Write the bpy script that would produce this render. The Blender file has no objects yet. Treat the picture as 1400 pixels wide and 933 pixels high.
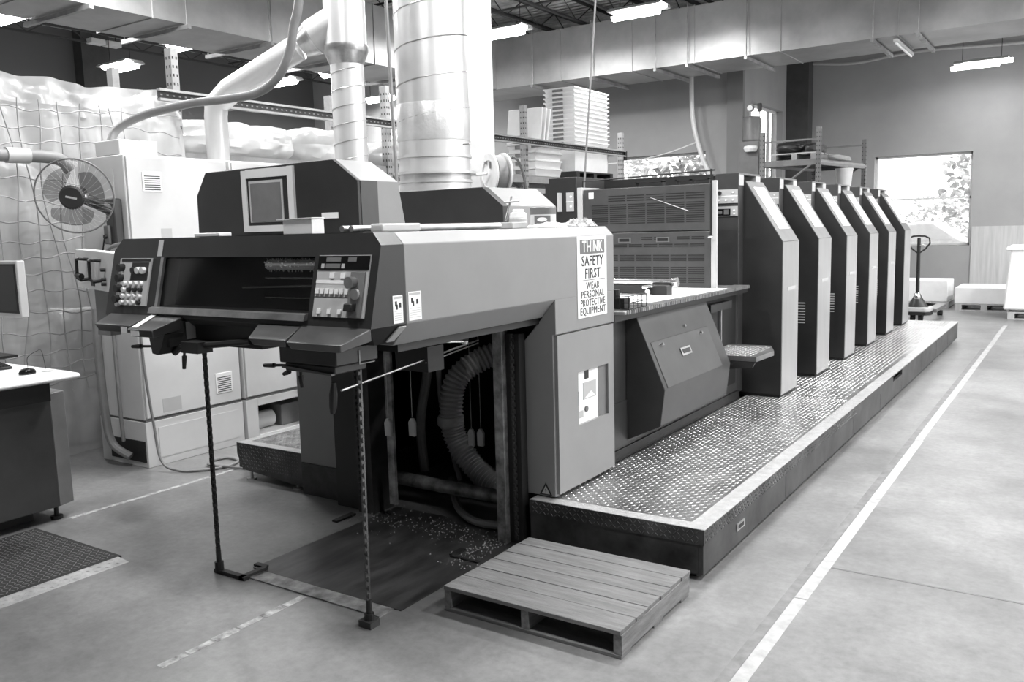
import bpy, bmesh, math, random
from mathutils import Vector, Matrix, noise
random.seed(7)
SC = bpy.context.scene
COL = SC.collection
pi = math.pi

# ------------------------------------------------------------ camera, world, exposure
cam_data = bpy.data.cameras.new('camera'); cam = bpy.data.objects.new('camera', cam_data); COL.objects.link(cam)
cam_data.sensor_width = 36.0; cam_data.lens = 30.29; cam_data.clip_end = 400
cam.matrix_world = Matrix(((0.83288967, -0.04983301, 0.55119096, 0.0),
                           (0.55281723, 0.12210963, -0.82430719, 0.0),
                           (-0.02622802, 0.9912648, 0.12925239, 1.7), (0, 0, 0, 1)))
SC.camera = cam
world = bpy.data.worlds.new('overcast_sky'); SC.world = world; world.use_nodes = True
bg = world.node_tree.nodes['Background']; bg.inputs[0].default_value = (1, 1, 1, 1); bg.inputs[1].default_value = 2.9
SC.view_settings.view_transform = 'Standard'; SC.view_settings.look = 'None'
SC.view_settings.exposure = 0.74; SC.view_settings.gamma = 1.0
SC.view_settings.use_curve_mapping = False
FIXTURE_WATTS = 84.0
TUBE_EMISSION = 14.0

# ------------------------------------------------------------ materials
MATS = {}
def mat(name, v, rough=0.5, metal=0.0, var=0.08, scale=5.0, bump=0.0, bscale=60.0, spec=0.5, stretch=(1, 1, 1)):
    m = bpy.data.materials.new(name); m.use_nodes = True; MATS[name] = m
    nt = m.node_tree; b = nt.nodes['Principled BSDF']
    b.inputs['Roughness'].default_value = rough; b.inputs['Metallic'].default_value = metal
    b.inputs['Specular IOR Level'].default_value = spec
    tc = nt.nodes.new('ShaderNodeTexCoord'); mp = nt.nodes.new('ShaderNodeMapping')
    mp.inputs['Scale'].default_value = stretch
    nt.links.new(tc.outputs['Object'], mp.inputs['Vector'])
    no = nt.nodes.new('ShaderNodeTexNoise'); no.inputs['Scale'].default_value = scale
    no.inputs['Detail'].default_value = 5; no.inputs['Roughness'].default_value = 0.6
    nt.links.new(mp.outputs[0], no.inputs['Vector'])
    cr = nt.nodes.new('ShaderNodeValToRGB')
    lo, hi = max(0, v * (1 - 2.2 * var)), min(1, v * (1 + 2.2 * var))
    cr.color_ramp.elements[0].position = 0.3; cr.color_ramp.elements[1].position = 0.7
    cr.color_ramp.elements[0].color = (lo, lo, lo, 1); cr.color_ramp.elements[1].color = (hi, hi, hi, 1)
    nt.links.new(no.outputs['Fac'], cr.inputs['Fac']); nt.links.new(cr.outputs['Color'], b.inputs['Base Color'])
    if bump > 0:
        n2 = nt.nodes.new('ShaderNodeTexNoise'); n2.inputs['Scale'].default_value = bscale; n2.inputs['Detail'].default_value = 3
        nt.links.new(mp.outputs[0], n2.inputs['Vector'])
        bm_ = nt.nodes.new('ShaderNodeBump'); bm_.inputs['Strength'].default_value = bump; bm_.inputs['Distance'].default_value = 0.01
        nt.links.new(n2.outputs['Fac'], bm_.inputs['Height']); nt.links.new(bm_.outputs['Normal'], b.inputs['Normal'])
    return m
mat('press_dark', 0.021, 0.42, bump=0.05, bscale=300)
mat('press_charcoal', 0.045, 0.42, bump=0.05, bscale=300)
mat('guard_paint', 0.06, 0.4)
mat('press_mid', 0.15, 0.4)
mat('press_gray', 0.235, 0.4, var=0.02)
mat('scuffed_plate', 0.055, 0.33, metal=0.4, var=0.30, scale=3, stretch=(3, 0.7, 1))
mat('press_light', 0.50, 0.38, var=0.04)
mat('tower_face', 0.42, 0.30, metal=0.45, var=0.05, stretch=(1, 1, 0.2))
mat('black', 0.010, 0.5)
mat('black_gloss', 0.008, 0.15)
mat('rubber', 0.018, 0.7)
mat('white_plastic', 0.82, 0.4, var=0.02)
mat('white_paint', 0.64, 0.4, var=0.03)
mat('cabinet_paint', 0.60, 0.38, var=0.03, scale=2)
mat('paper', 0.86, 0.6, var=0.02)
mat('label_gray', 0.45, 0.5, var=0.03)
mat('chrome', 0.75, 0.18, metal=1.0)
mat('steel', 0.42, 0.35, metal=0.9, var=0.15, scale=9)
mat('worn_steel', 0.24, 0.42, metal=0.5, var=0.3, scale=12)
mat('dark_steel', 0.045, 0.45, metal=0.3, var=0.14, scale=14)
mat('galvanized', 0.60, 0.36, metal=0.5, var=0.025, scale=3)
mat('visor_metal', 0.10, 0.36, metal=0.55, var=0.08)
mat('wrap_foil', 0.62, 0.32, metal=0.5, var=0.05, scale=8, bump=0.3, bscale=25)
mat('duct_metal', 0.42, 0.45, metal=0.5, var=0.10, scale=1.2)
mat('strut_metal', 0.36, 0.45, metal=0.5, var=0.15)
mat('wall_gray', 0.115, 0.7, var=0.03, scale=0.7, bump=0.1, bscale=40)
mat('wall_mid', 0.20, 0.7, var=0.03, scale=0.7, bump=0.1, bscale=40)
mat('wall_light', 0.31, 0.7, var=0.04, scale=0.9, bump=0.1, bscale=40)
mat('column_dark', 0.055, 0.6)
mat('joist_paint', 0.045, 0.6)
mat('deck_metal', 0.62, 0.5, metal=0.2, var=0.15)
mat('plywood', 0.46, 0.6, var=0.07, scale=3, stretch=(6, 6, 0.4))
mat('pallet_wood', 0.155, 0.7, var=0.13, scale=5, bump=0.25, bscale=30, stretch=(1.0, 9, 9))
mat('pallet_wood_side', 0.18, 0.72, var=0.15, scale=5, bump=0.25, bscale=30, stretch=(9, 1.0, 9))
mat('tread_steel', 0.30, 0.30, metal=0.75, var=0.2, scale=4)
mat('lug_steel', 0.55, 0.30, metal=0.8, var=0.1)
mat('lug_dark', 0.11, 0.4, metal=0.5, var=0.2)
mat('trim_aluminum', 0.50, 0.35, metal=0.45, var=0.08, scale=20, bump=0.4, bscale=120)
mat('skirt_steel', 0.05, 0.42, metal=0.4, var=0.3, scale=5)
mat('hose_gray', 0.20, 0.5)
mat('hose_dark', 0.28, 0.45)
mat('flex_duct', 0.50, 0.4)
mat('wax_card', 0.5, 0.6)
mat('chain_steel', 0.10, 0.4, metal=0.5, var=0.2)
mat('crumbs', 0.22, 0.8)
mat('chain_black', 0.012, 0.45, metal=0.3)
mat('dirt', 0.05, 0.9, var=0.4, scale=40, bump=0.8)
mat('cardboard', 0.40, 0.7, var=0.1)
mat('cloth', 0.42, 0.9, var=0.15, scale=20, bump=0.4)
mat('tape_light', 0.37, 0.5, var=0.10, scale=14)
mat('tape_gray', 0.17, 0.45, var=0.12, scale=14)
mat('rack_paint', 0.14, 0.5, var=0.1)
mat('rack_light', 0.27, 0.5, var=0.1)
mat('foliage', 0.45, 0.8, var=0.25, scale=4)
mat('asphalt', 0.40, 0.9, var=0.1)
mat('car_paint', 0.5, 0.2)
mat('joint_dark', 0.14, 0.8)
mat('joint_light', 0.34, 0.8, var=0.3, scale=20)

def emit(name, v, s):
    m = bpy.data.materials.new(name); m.use_nodes = True; MATS[name] = m
    b = m.node_tree.nodes['Principled BSDF']
    b.inputs['Base Color'].default_value = (v, v, v, 1)
    b.inputs['Emission Color'].default_value = (1, 1, 1, 1); b.inputs['Emission Strength'].default_value = s
emit('tube_glow', 0.8, TUBE_EMISSION)
def glassy(name, v, alpha, rough=0.08):
    m = bpy.data.materials.new(name); m.use_nodes = True; MATS[name] = m
    nt = m.node_tree; nt.nodes.clear()
    o = nt.nodes.new('ShaderNodeOutputMaterial'); mix = nt.nodes.new('ShaderNodeMixShader')
    t = nt.nodes.new('ShaderNodeBsdfTransparent'); t.inputs[0].default_value = (v, v, v, 1)
    g = nt.nodes.new('ShaderNodeBsdfGlossy'); g.inputs['Roughness'].default_value = rough; g.inputs[0].default_value = (0.9, 0.9, 0.9, 1)
    mix.inputs[0].default_value = alpha
    nt.links.new(t.outputs[0], mix.inputs[1]); nt.links.new(g.outputs[0], mix.inputs[2]); nt.links.new(mix.outputs[0], o.inputs[0])
glassy('window_glass', 0.97, 0.06)
glassy('smoked_glass', 0.80, 0.05, 0.10)
glassy('fan_clear', 0.92, 0.08, 0.2)
def film(name, v, trans):
    m = bpy.data.materials.new(name); m.use_nodes = True; MATS[name] = m
    nt = m.node_tree; nt.nodes.clear()
    o = nt.nodes.new('ShaderNodeOutputMaterial')
    d = nt.nodes.new('ShaderNodeBsdfDiffuse'); d.inputs[0].default_value = (v, v, v, 1)
    tl = nt.nodes.new('ShaderNodeBsdfTranslucent'); tl.inputs[0].default_value = (v, v, v, 1)
    g = nt.nodes.new('ShaderNodeBsdfGlossy'); g.inputs['Roughness'].default_value = 0.25
    t = nt.nodes.new('ShaderNodeBsdfTransparent')
    a = nt.nodes.new('ShaderNodeMixShader'); a.inputs[0].default_value = 0.35
    nt.links.new(d.outputs[0], a.inputs[1]); nt.links.new(tl.outputs[0], a.inputs[2])
    b = nt.nodes.new('ShaderNodeMixShader'); b.inputs[0].default_value = 0.10
    nt.links.new(a.outputs[0], b.inputs[1]); nt.links.new(g.outputs[0], b.inputs[2])
    c = nt.nodes.new('ShaderNodeMixShader'); c.inputs[0].default_value = trans
    tc = nt.nodes.new('ShaderNodeTexCoord'); no = nt.nodes.new('ShaderNodeTexNoise'); no.inputs['Scale'].default_value = 1.3; no.inputs['Detail'].default_value = 6
    mr = nt.nodes.new('ShaderNodeMapRange'); mr.inputs['From Min'].default_value = 0.35; mr.inputs['From Max'].default_value = 0.65
    mr.inputs['To Min'].default_value = trans * 0.4; mr.inputs['To Max'].default_value = min(1, trans * 1.6)
    nt.links.new(tc.outputs['Object'], no.inputs['Vector']); nt.links.new(no.outputs['Fac'], mr.inputs['Value']); nt.links.new(mr.outputs[0], c.inputs[0])
    nt.links.new(b.outputs[0], c.inputs[1]); nt.links.new(t.outputs[0], c.inputs[2]); nt.links.new(c.outputs[0], o.inputs[0])
film('curtain_film', 0.60, 0.28)
film('wrap_film', 0.58, 0.12)
def mat_floor():
    m = bpy.data.materials.new('concrete'); m.use_nodes = True; MATS['concrete'] = m
    nt = m.node_tree; b = nt.nodes['Principled BSDF']
    tc = nt.nodes.new('ShaderNodeTexCoord')
    def noise(s, d, r=0.6):
        n = nt.nodes.new('ShaderNodeTexNoise'); n.inputs['Scale'].default_value = s; n.inputs['Detail'].default_value = d
        n.inputs['Roughness'].default_value = r; nt.links.new(tc.outputs['Object'], n.inputs['Vector']); return n
    n1, n2, n3 = noise(0.7, 4, 0.55), noise(3.5, 4, 0.5), noise(22, 6, 0.7)
    def mr(n, a, c_):
        k = nt.nodes.new('ShaderNodeMapRange'); k.inputs['From Min'].default_value = 0.2; k.inputs['From Max'].default_value = 0.8
        k.inputs['To Min'].default_value = a; k.inputs['To Max'].default_value = c_; nt.links.new(n.outputs['Fac'], k.inputs['Value']); return k
    def mul(x, y):
        k = nt.nodes.new('ShaderNodeMath'); k.operation = 'MULTIPLY'; nt.links.new(x.outputs[0], k.inputs[0]); nt.links.new(y.outputs[0], k.inputs[1]); return k
    v = mul(mul(mr(n1, 0.58, 1.36), mr(n2, 0.80, 1.18)), mr(n3, 0.74, 1.26))
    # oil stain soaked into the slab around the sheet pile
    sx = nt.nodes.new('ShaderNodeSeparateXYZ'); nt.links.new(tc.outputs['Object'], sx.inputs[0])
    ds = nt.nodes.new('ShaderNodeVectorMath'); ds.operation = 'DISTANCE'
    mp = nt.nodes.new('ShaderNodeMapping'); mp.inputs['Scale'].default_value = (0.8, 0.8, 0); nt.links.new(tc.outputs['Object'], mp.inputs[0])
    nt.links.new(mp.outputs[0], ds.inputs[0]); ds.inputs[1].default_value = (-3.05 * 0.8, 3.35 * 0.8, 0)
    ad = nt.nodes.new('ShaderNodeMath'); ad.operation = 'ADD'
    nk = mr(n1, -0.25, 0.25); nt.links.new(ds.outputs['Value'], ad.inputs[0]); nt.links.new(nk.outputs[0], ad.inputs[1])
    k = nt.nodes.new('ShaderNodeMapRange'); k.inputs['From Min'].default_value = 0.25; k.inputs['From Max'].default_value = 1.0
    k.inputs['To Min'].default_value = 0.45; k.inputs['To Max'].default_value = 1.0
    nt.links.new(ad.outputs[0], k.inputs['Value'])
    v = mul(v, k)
    sc_ = nt.nodes.new('ShaderNodeMath'); sc_.operation = 'MULTIPLY'; sc_.inputs[1].default_value = 0.205; nt.links.new(v.outputs[0], sc_.inputs[0])
    cb = nt.nodes.new('ShaderNodeCombineColor')
    for i in range(3): nt.links.new(sc_.outputs[0], cb.inputs[i])
    nt.links.new(cb.outputs[0], b.inputs['Base Color'])
    rr = mr(n1, 0.33, 0.43); nt.links.new(rr.outputs[0], b.inputs['Roughness'])
mat_floor()

# ------------------------------------------------------------ mesh helpers
class MB:
    def __init__(s): s.v = []; s.f = []
    def add(s, vs, fs):
        o = len(s.v); s.v += [tuple(p) for p in vs]; s.f += [tuple(i + o for i in f) for f in fs]; return s
    def box(s, x0, x1, y0, y1, z0, z1):
        return s.add([(x0, y0, z0), (x1, y0, z0), (x1, y1, z0), (x0, y1, z0), (x0, y0, z1), (x1, y0, z1), (x1, y1, z1), (x0, y1, z1)],
                     [(0, 3, 2, 1), (4, 5, 6, 7), (0, 1, 5, 4), (1, 2, 6, 5), (2, 3, 7, 6), (3, 0, 4, 7)])
    def prism(s, pts, axis, a, b):
        n = len(pts)
        mk = {'x': lambda p, t: (t, p[0], p[1]), 'y': lambda p, t: (p[0], t, p[1]), 'z': lambda p, t: (p[0], p[1], t)}[axis]
        return s.add([mk(p, a) for p in pts] + [mk(p, b) for p in pts],
                     [tuple(range(n)), tuple(range(2 * n - 1, n - 1, -1))] + [(i, (i + 1) % n, n + (i + 1) % n, n + i) for i in range(n)])
    def loft(s, A, B):
        n = len(A)
        return s.add(list(A) + list(B), [tuple(range(n)), tuple(range(2 * n - 1, n - 1, -1))] + [(i, (i + 1) % n, n + (i + 1) % n, n + i) for i in range(n)])
    def cyl(s, p0, p1, r0, r1=None, n=14):
        return s.tube([p0, p1], [r0, r0 if r1 is None else r1], n)
    def tube(s, path, r, n=8, closed=False):
        P = [Vector(p) for p in path]; m = len(P)
        R = r if isinstance(r, (list, tuple)) else [r] * m
        t0 = (P[1] - P[0]).normalized(); a = Vector((0, 0, 1)) if abs(t0.z) < 0.9 else Vector((1, 0, 0))
        u = t0.cross(a).normalized(); vs = []
        for i in range(m):
            if closed: t = (P[(i + 1) % m] - P[i - 1]).normalized()
            elif i == 0: t = t0
            elif i == m - 1: t = (P[i] - P[i - 1]).normalized()
            else: t = ((P[i + 1] - P[i]).normalized() + (P[i] - P[i - 1]).normalized()).normalized()
            u = (u - t * u.dot(t)).normalized(); w = t.cross(u)
            for k in range(n):
                an = 2 * pi * k / n; vs.append(P[i] + (u * math.cos(an) + w * math.sin(an)) * R[i])
        fs = []
        for i in range(m if closed else m - 1):
            j = (i + 1) % m
            for k in range(n): fs.append((i * n + k, i * n + (k + 1) % n, j * n + (k + 1) % n, j * n + k))
        if not closed: fs += [tuple(range(n - 1, -1, -1)), tuple((m - 1) * n + k for k in range(n))]
        return s.add(vs, fs)
    def lathe(s, prof, M=None, n=24):
        M = M or Matrix.Identity(4); vs = []; fs = []; m = len(prof)
        for r, z in prof:
            for k in range(n):
                an = 2 * pi * k / n; vs.append(M @ Vector((max(r, 1e-4) * math.cos(an), max(r, 1e-4) * math.sin(an), z)))
        for i in range(m - 1):
            for k in range(n): fs.append((i * n + k, i * n + (k + 1) % n, (i + 1) * n + (k + 1) % n, (i + 1) * n + k))
        fs += [tuple(range(n - 1, -1, -1)), tuple((m - 1) * n + k for k in range(n))]
        return s.add(vs, fs)
    def grid(s, P, nu, nv):
        vs = [P(i / nu, j / nv) for j in range(nv + 1) for i in range(nu + 1)]
        return s.add(vs, [(j * (nu + 1) + i, j * (nu + 1) + i + 1, (j + 1) * (nu + 1) + i + 1, (j + 1) * (nu + 1) + i) for j in range(nv) for i in range(nu)])
    def xf(s, M, start=0):
        s.v[start:] = [tuple(M @ Vector(p)) for p in s.v[start:]]; return s

def base_of(o):
    while o.parent: o = o.parent
    return o.location
def link(name, me, material, parent, loc=None):
    o = bpy.data.objects.new(name, me); COL.objects.link(o)
    if material: me.materials.append(MATS[material])
    if parent is not None: o.parent = parent
    elif loc is not None: o.location = loc
    return o
def build(mb, name, material, parent=None, loc=(0, 0, 0), bev=0.0, smooth=True, recalc=True):
    L = Vector(base_of(parent)) if parent is not None else Vector(loc)
    me = bpy.data.meshes.new(name)
    me.from_pydata([(p[0] - L.x, p[1] - L.y, p[2] - L.z) for p in mb.v], [], mb.f)
    if recalc:
        b = bmesh.new(); b.from_mesh(me); bmesh.ops.recalc_face_normals(b, faces=b.faces); b.to_mesh(me); b.free()
    if smooth:
        me.shade_smooth(); me.set_sharp_from_angle(angle=0.55)
    o = link(name, me, material, parent, L)
    if bev > 0:
        md = o.modifiers.new('bevel', 'BEVEL'); md.width = bev; md.segments = 2; md.limit_method = 'ANGLE'; md.angle_limit = 0.6
    return o
def tag(o, label, cat, group=None):
    o['label'] = label; o['category'] = cat
    if group: o['group'] = group
    return o
def thing(name, label, cat, loc, group=None):
    o = bpy.data.objects.new(name, None); COL.objects.link(o); o.location = loc; o.empty_display_size = 0.1
    return tag(o, label, cat, group)
def struct(o): o['kind'] = 'structure'; return o
def copy_tree(o, parent=None):
    c = o.copy(); COL.objects.link(c)
    if parent is not None: c.parent = parent
    for ch in list(o.children): copy_tree(ch, c)
    return c
def text_mesh(s, size, sx=1.0, bold=0.0, align='CENTER', space=1.0):
    cu = bpy.data.curves.new('lettering', 'FONT'); cu.body = s; cu.size = size; cu.align_x = align; cu.align_y = 'CENTER'
    cu.extrude = 0.0006; cu.offset = bold; cu.space_character = space; cu.resolution_u = 2
    o = bpy.data.objects.new('lettering', cu); COL.objects.link(o)
    dg = bpy.context.evaluated_depsgraph_get(); me = bpy.data.meshes.new_from_object(o.evaluated_get(dg))
    COL.objects.unlink(o); bpy.data.objects.remove(o); bpy.data.curves.remove(cu)
    for v in me.vertices: v.co.x *= sx
    return me
def text_on(s, size, center, right, upv, material, parent, name='lettering', sx=1.0, bold=0.0, align='CENTER', space=1.0):
    me = text_mesh(s, size, sx, bold, align, space); r = Vector(right).normalized(); u = Vector(upv).normalized(); n = r.cross(u)
    L = Vector(base_of(parent)); c = Vector(center)
    for v in me.vertices: v.co = c + r * v.co.x + u * v.co.y + n * v.co.z - L
    me.materials.clear()
    return link(name, me, material, parent)
def lugs(u0, u1, v0, v1, pitch, place, L=0.022, W=0.0075, h=0.0025):
    """Raised diamond-plate lugs, alternating direction; place(u, v, w) gives a point."""
    mb = MB(); nu = int((u1 - u0) / pitch); nv = int((v1 - v0) / pitch)
    for i in range(nu):
        for j in range(nv):
            cu, cv = u0 + (i + 0.5) * pitch, v0 + (j + 0.5) * pitch
            a = pi / 4 if (i + j) % 2 == 0 else -pi / 4
            c, s = math.cos(a), math.sin(a); hl, hw = L / 2, W / 2
            q = [(hl, 0), (0, hw), (-hl, 0), (0, -hw)]
            b = [place(cu + x * c - y * s, cv + x * s + y * c, 0) for x, y in q]
            t = [place(cu + 0.55 * (x * c - y * s), cv + 0.55 * (x * s + y * c), h) for x, y in q]
            mb.add(b + t, [(4, 5, 6, 7), (0, 1, 5, 4), (1, 2, 6, 5), (2, 3, 7, 6), (3, 0, 4, 7)])
    return mb

# ------------------------------------------------------------ the hall
XL, XR, YF, YB, ZC = -17.5, 7.0, -7.0, 20.0, 5.95
YA, XJ = 16.9, -5.7
floor = struct(build(MB().box(XL - 0.3, XR + 0.3, YF - 0.3, YB + 0.3, -0.2, 0.0), 'floor', 'concrete'))
build(MB().box(-0.985, 6.9, 4.23, 4.245, 0.0, 0.0012), 'control_joint', 'joint_dark', floor)
build(MB().box(-5.16, -5.12, 2.74, 3.9, 0.0, 0.0012).box(-5.155, -5.13, 3.9, 6.0, 0.0, 0.0012), 'control_joint', 'joint_light', floor)
mbj = MB()
for k in range(7):
    y = 1.9 + k * 0.13; w = 0.012 + 0.012 * random.random()
    mbj.box(-3.01 - w, -3.0 + w, y, y + 0.12, 0.0, 0.0012)
build(mbj, 'control_joint', 'joint_light', floor)
def wall_x(name, y0, y1, x0, x1, holes, m):      # wall running along X
    mb = MB(); xs = x0
    for (a, b, z0, z1) in sorted(holes):
        mb.box(xs, a, y0, y1, 0, ZC); mb.box(a, b, y0, y1, 0, z0); mb.box(a, b, y0, y1, z1, ZC); xs = b
    mb.box(xs, x1, y0, y1, 0, ZC); return struct(build(mb, name, m))
def wall_y(name, x0, x1, y0, y1, holes, m):
    mb = MB(); ys = y0
    for (a, b, z0, z1) in sorted(holes):
        mb.box(x0, x1, ys, a, 0, ZC); mb.box(x0, x1, a, b, 0, z0); mb.box(x0, x1, a, b, z1, ZC); ys = b
    mb.box(x0, x1, ys, y1, 0, ZC); return struct(build(mb, name, m))
wall_x('wall_far', YB, YB + 0.25, XJ, XR, [(-3.9, -2.03, 1.12, 3.02)], 'wall_light')
wall_x('wall_back', YA, YA + 0.25, XL, XJ, [(-8.47, -6.5, 1.12, 3.14)], 'wall_light')
wall_y('wall_return', XJ - 0.25, XJ, YA + 0.25, YB, [(17.3, 19.4, 2.0, 4.09)], 'wall_light')
wall_y('wall_left', XL - 0.25, XL, YF, YA, [], 'wall_gray')
wall_y('wall_right', XR, XR + 0.25, YF, YB, [(6.0, 9.5, 0.9, 4.2), (11.5, 15.0, 0.9, 4.2), (16.2, 19.0, 0.9, 4.2)], 'wall_light')
wall_x('wall_front', YF - 0.25, YF, XL, XR, [], 'wall_light')
wn = 0
def window_x(y, x0, x1, z0, z1, mull):
    global wn; wn += 1; t = 0.045
    fr = MB().box(x0, x1, y, y + 0.07, z0, z0 + t).box(x0, x1, y, y + 0.07, z1 - t, z1).box(x0, x0 + t, y, y + 0.07, z0, z1).box(x1 - t, x1, y, y + 0.07, z0, z1)
    w = struct(build(fr, 'window_%d' % wn, 'white_paint'))
    zs = [z0] + mull + [z1]
    for m in mull: build(MB().box(x0, x1, y, y + 0.06, m - 0.02, m + 0.02), 'mullion', 'white_paint', w)
    for a, b in zip(zs[:-1], zs[1:]): build(MB().box(x0 + t * .5, x1 - t * .5, y + 0.03, y + 0.036, a + 0.01, b - 0.01), 'pane', 'window_glass', w)
    build(MB().box(x0 - 0.02, x1 + 0.02, y - 0.14, y + 0.02, z0 - 0.03, z0), 'window_sill', 'white_paint', w)
    return w
def window_y(x, y0, y1, z0, z1, mull):
    global wn; wn += 1; t = 0.045
    fr = MB().box(x, x + 0.07, y0, y1, z0, z0 + t).box(x, x + 0.07, y0, y1, z1 - t, z1).box(x, x + 0.07, y0, y0 + t, z0, z1).box(x, x + 0.07, y1 - t, y1, z0, z1)
    w = struct(build(fr, 'window_%d' % wn, 'white_paint'))
    for m in mull: build(MB().box(x, x + 0.06, m - 0.02, m + 0.02, z0, z1), 'mullion', 'white_paint', w)
    ys = [y0] + mull + [y1]
    for a, b in zip(ys[:-1], ys[1:]): build(MB().box(x + 0.03, x + 0.036, a + 0.01, b - 0.01, z0 + .02, z1 - .02), 'pane', 'window_glass', w)
    return w
window_x(YB + 0.15, -3.9, -2.03, 1.12, 3.02, [2.1])
window_x(YA + 0.15, -8.47, -6.5, 1.12, 3.14, [])
window_y(XJ - 0.2, 17.3, 19.4, 2.0, 4.09, [18.9])
struct(build(MB().box(XJ, -5.22, YB - 0.35, YB, 0, ZC), 'trim_1', 'column_dark'))
struct(build(MB().box(-6.02, XJ, YA - 0.12, YA + 0.0, 0, ZC), 'trim_2', 'wall_mid'))
struct(build(MB().box(XL, XL + 0.3, 10.3, 10.9, 0, ZC), 'trim_3', 'column_dark'))
# plywood wainscot on the far wall, sheet by sheet
for k, (a, b) in enumerate(((-2.0, -0.8), (-0.8, 0.42), (0.42, 1.64), (1.64, 2.86))):
    struct(build(MB().box(a + 0.004, b - 0.004, YB - 0.02, YB, 0.02, 1.5), 'trim_%d' % (4 + k), 'plywood'))
# ribbed steel deck: ribs run along X
mb = MB(); y = YF
while y < YB + 0.2:
    for (a, b, z0, z1) in ((0, .09, ZC, ZC), (.09, .11, ZC, ZC + .05), (.11, .17, ZC + .05, ZC + .05), (.17, .19, ZC + .05, ZC)):
        mb.add([(XL - .25, y + a, z0), (XR + .25, y + a, z0), (XR + .25, y + b, z1), (XL - .25, y + b, z1)], [(0, 1, 2, 3)])
    y += 0.19
mb.box(XL - .25, XR + .25, YF - .25, YB + .45, ZC + 0.08, ZC + 0.15)
ceiling = struct(build(mb, 'ceiling', 'deck_metal', smooth=False, recalc=False))
# open-web joists along Y, with cross bridging
jm = MB(); y0, y1, zb, zt = YF, YB, 5.52, 5.88
jm.box(-.03, .03, y0, y1, zb, zb + .035); jm.box(-.03, .03, y0, y1, zt, ZC)
n = 46
for k in range(n):
    a = y0 + (y1 - y0) * k / n; b = y0 + (y1 - y0) * (k + 1) / n
    jm.cyl((0, a, zb + .02) if k % 2 else (0, a, zt + .02), (0, b, zt + .02) if k % 2 else (0, b, zb + .02), 0.011, n=5)
jo = None
for k in range(28):
    x = -8.19 + 0.83 * (k - 10)
    if jo is None:
        jo = build(jm, 'roof_joist', 'joist_paint', ceiling); o = jo
    else:
        o = jo.copy(); COL.objects.link(o); o.parent = ceiling
    o.location = (x, 0, 0)
for y in (2.0, 7.0, 11.6, 13.3, 18.5):
    build(MB().box(-16.4, 5.6, y - .02, y + .02, 5.555, 5.585).box(-16.4, 5.6, y - .02, y + .02, 5.86, 5.89), 'bridging_bar', 'joist_paint', ceiling)

# ------------------------------------------------------------ rectangular air duct: along Y on the left, turning along X
duct = thing('air_duct', 'long rectangular sheet-metal air duct hung below the roof joists, turning a corner', 'duct', (-10.7, 15.5, 4.5))
Z0, Z1 = 4.5, 5.46; DX0, DX1, DY0, DY1 = -11.35, -10.1, 14.8, 16.15
ys = [-6.5, -4.0, -1.5, 1.0, 3.4, 5.55, 7.05, 9.0, 11.2, 13.2, DY0]
for a, b in zip(ys[:-1], ys[1:]):
    mb = MB().box(DX0, DX1, a + .004, b - .004, Z0, Z1)
    # cross-broken sheet: shallow pyramid on the visible faces
    c = (a + b) / 2; mb.add([(DX1, a + .03, Z0 + .03), (DX1, b - .03, Z0 + .03), (DX1, b - .03, Z1 - .03), (DX1, a + .03, Z1 - .03), (DX1 + .012, c, (Z0 + Z1) / 2)], [(0, 1, 4), (1, 2, 4), (2, 3, 4), (3, 0, 4)])
    build(mb, 'duct_section', 'duct_metal', duct, smooth=False)
    build(MB().box(DX0 - .015, DX1 + .015, b - .008, b + .008, Z0 - .015, Z1 + .015), 'flange', 'duct_metal', duct)
build(MB().box(DX0, DX1, DY0, DY1, Z0, Z1), 'duct_corner', 'duct_metal', duct)
xs = [DX1, -8.6, -7.1, -5.9, -4.4, -2.6, -0.8, 1.2, 3.4, 6.4]
for a, b in zip(xs[:-1], xs[1:]):
    c = (a + b) / 2
    mb = MB().box(a + .004, b - .004, DY0, DY1, Z0, Z1)
    mb.add([(a + .03, DY0, Z0 + .03), (b - .03, DY0, Z0 + .03), (b - .03, DY0, Z1 - .03), (a + .03, DY0, Z1 - .03), (c, DY0 - .012, (Z0 + Z1) / 2)], [(0, 1, 4), (1, 2, 4), (2, 3, 4), (3, 0, 4)])
    build(mb, 'duct_section', 'duct_metal', duct, smooth=False)
    build(MB().box(b - .008, b + .008, DY0 - .015, DY1 + .015, Z0 - .015, Z1 + .015), 'flange', 'duct_metal', duct)
def trapeze_y(y):
    s = build(MB().box(DX0 - .14, DX1 + .12, y - .025, y + .025, Z0 - .075, Z0 - .022), 'hanger_strut', 'strut_metal', duct)
    build(MB().cyl((DX0 - .09, y, Z0 - .08), (DX0 - .09, y, 5.52), .009, n=6).cyl((DX1 + .07, y, Z0 - .08), (DX1 + .07, y, 5.52), .009, n=6), 'threaded_rod', 'strut_metal', s)
def trapeze_x(x):
    s = build(MB().box(x - .025, x + .025, DY0 - .12, DY1 + .14, Z0 - .075, Z0 - .022), 'hanger_strut', 'strut_metal', duct)
    build(MB().cyl((x, DY0 - .07, Z0 - .08), (x, DY0 - .07, 5.52), .009, n=6).cyl((x, DY1 + .09, Z0 - .08), (x, DY1 + .09, 5.52), .009, n=6), 'threaded_rod', 'strut_metal', s)
for y in (2.3, 4.95, 6.15, 7.5, 8.9, 10.5, 12.4, 14.0): trapeze_y(y)
for x in (-9.2, -7.9, -6.6, -6.0, -4.95, -2.95, -2.3, 0.6): trapeze_x(x)
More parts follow.
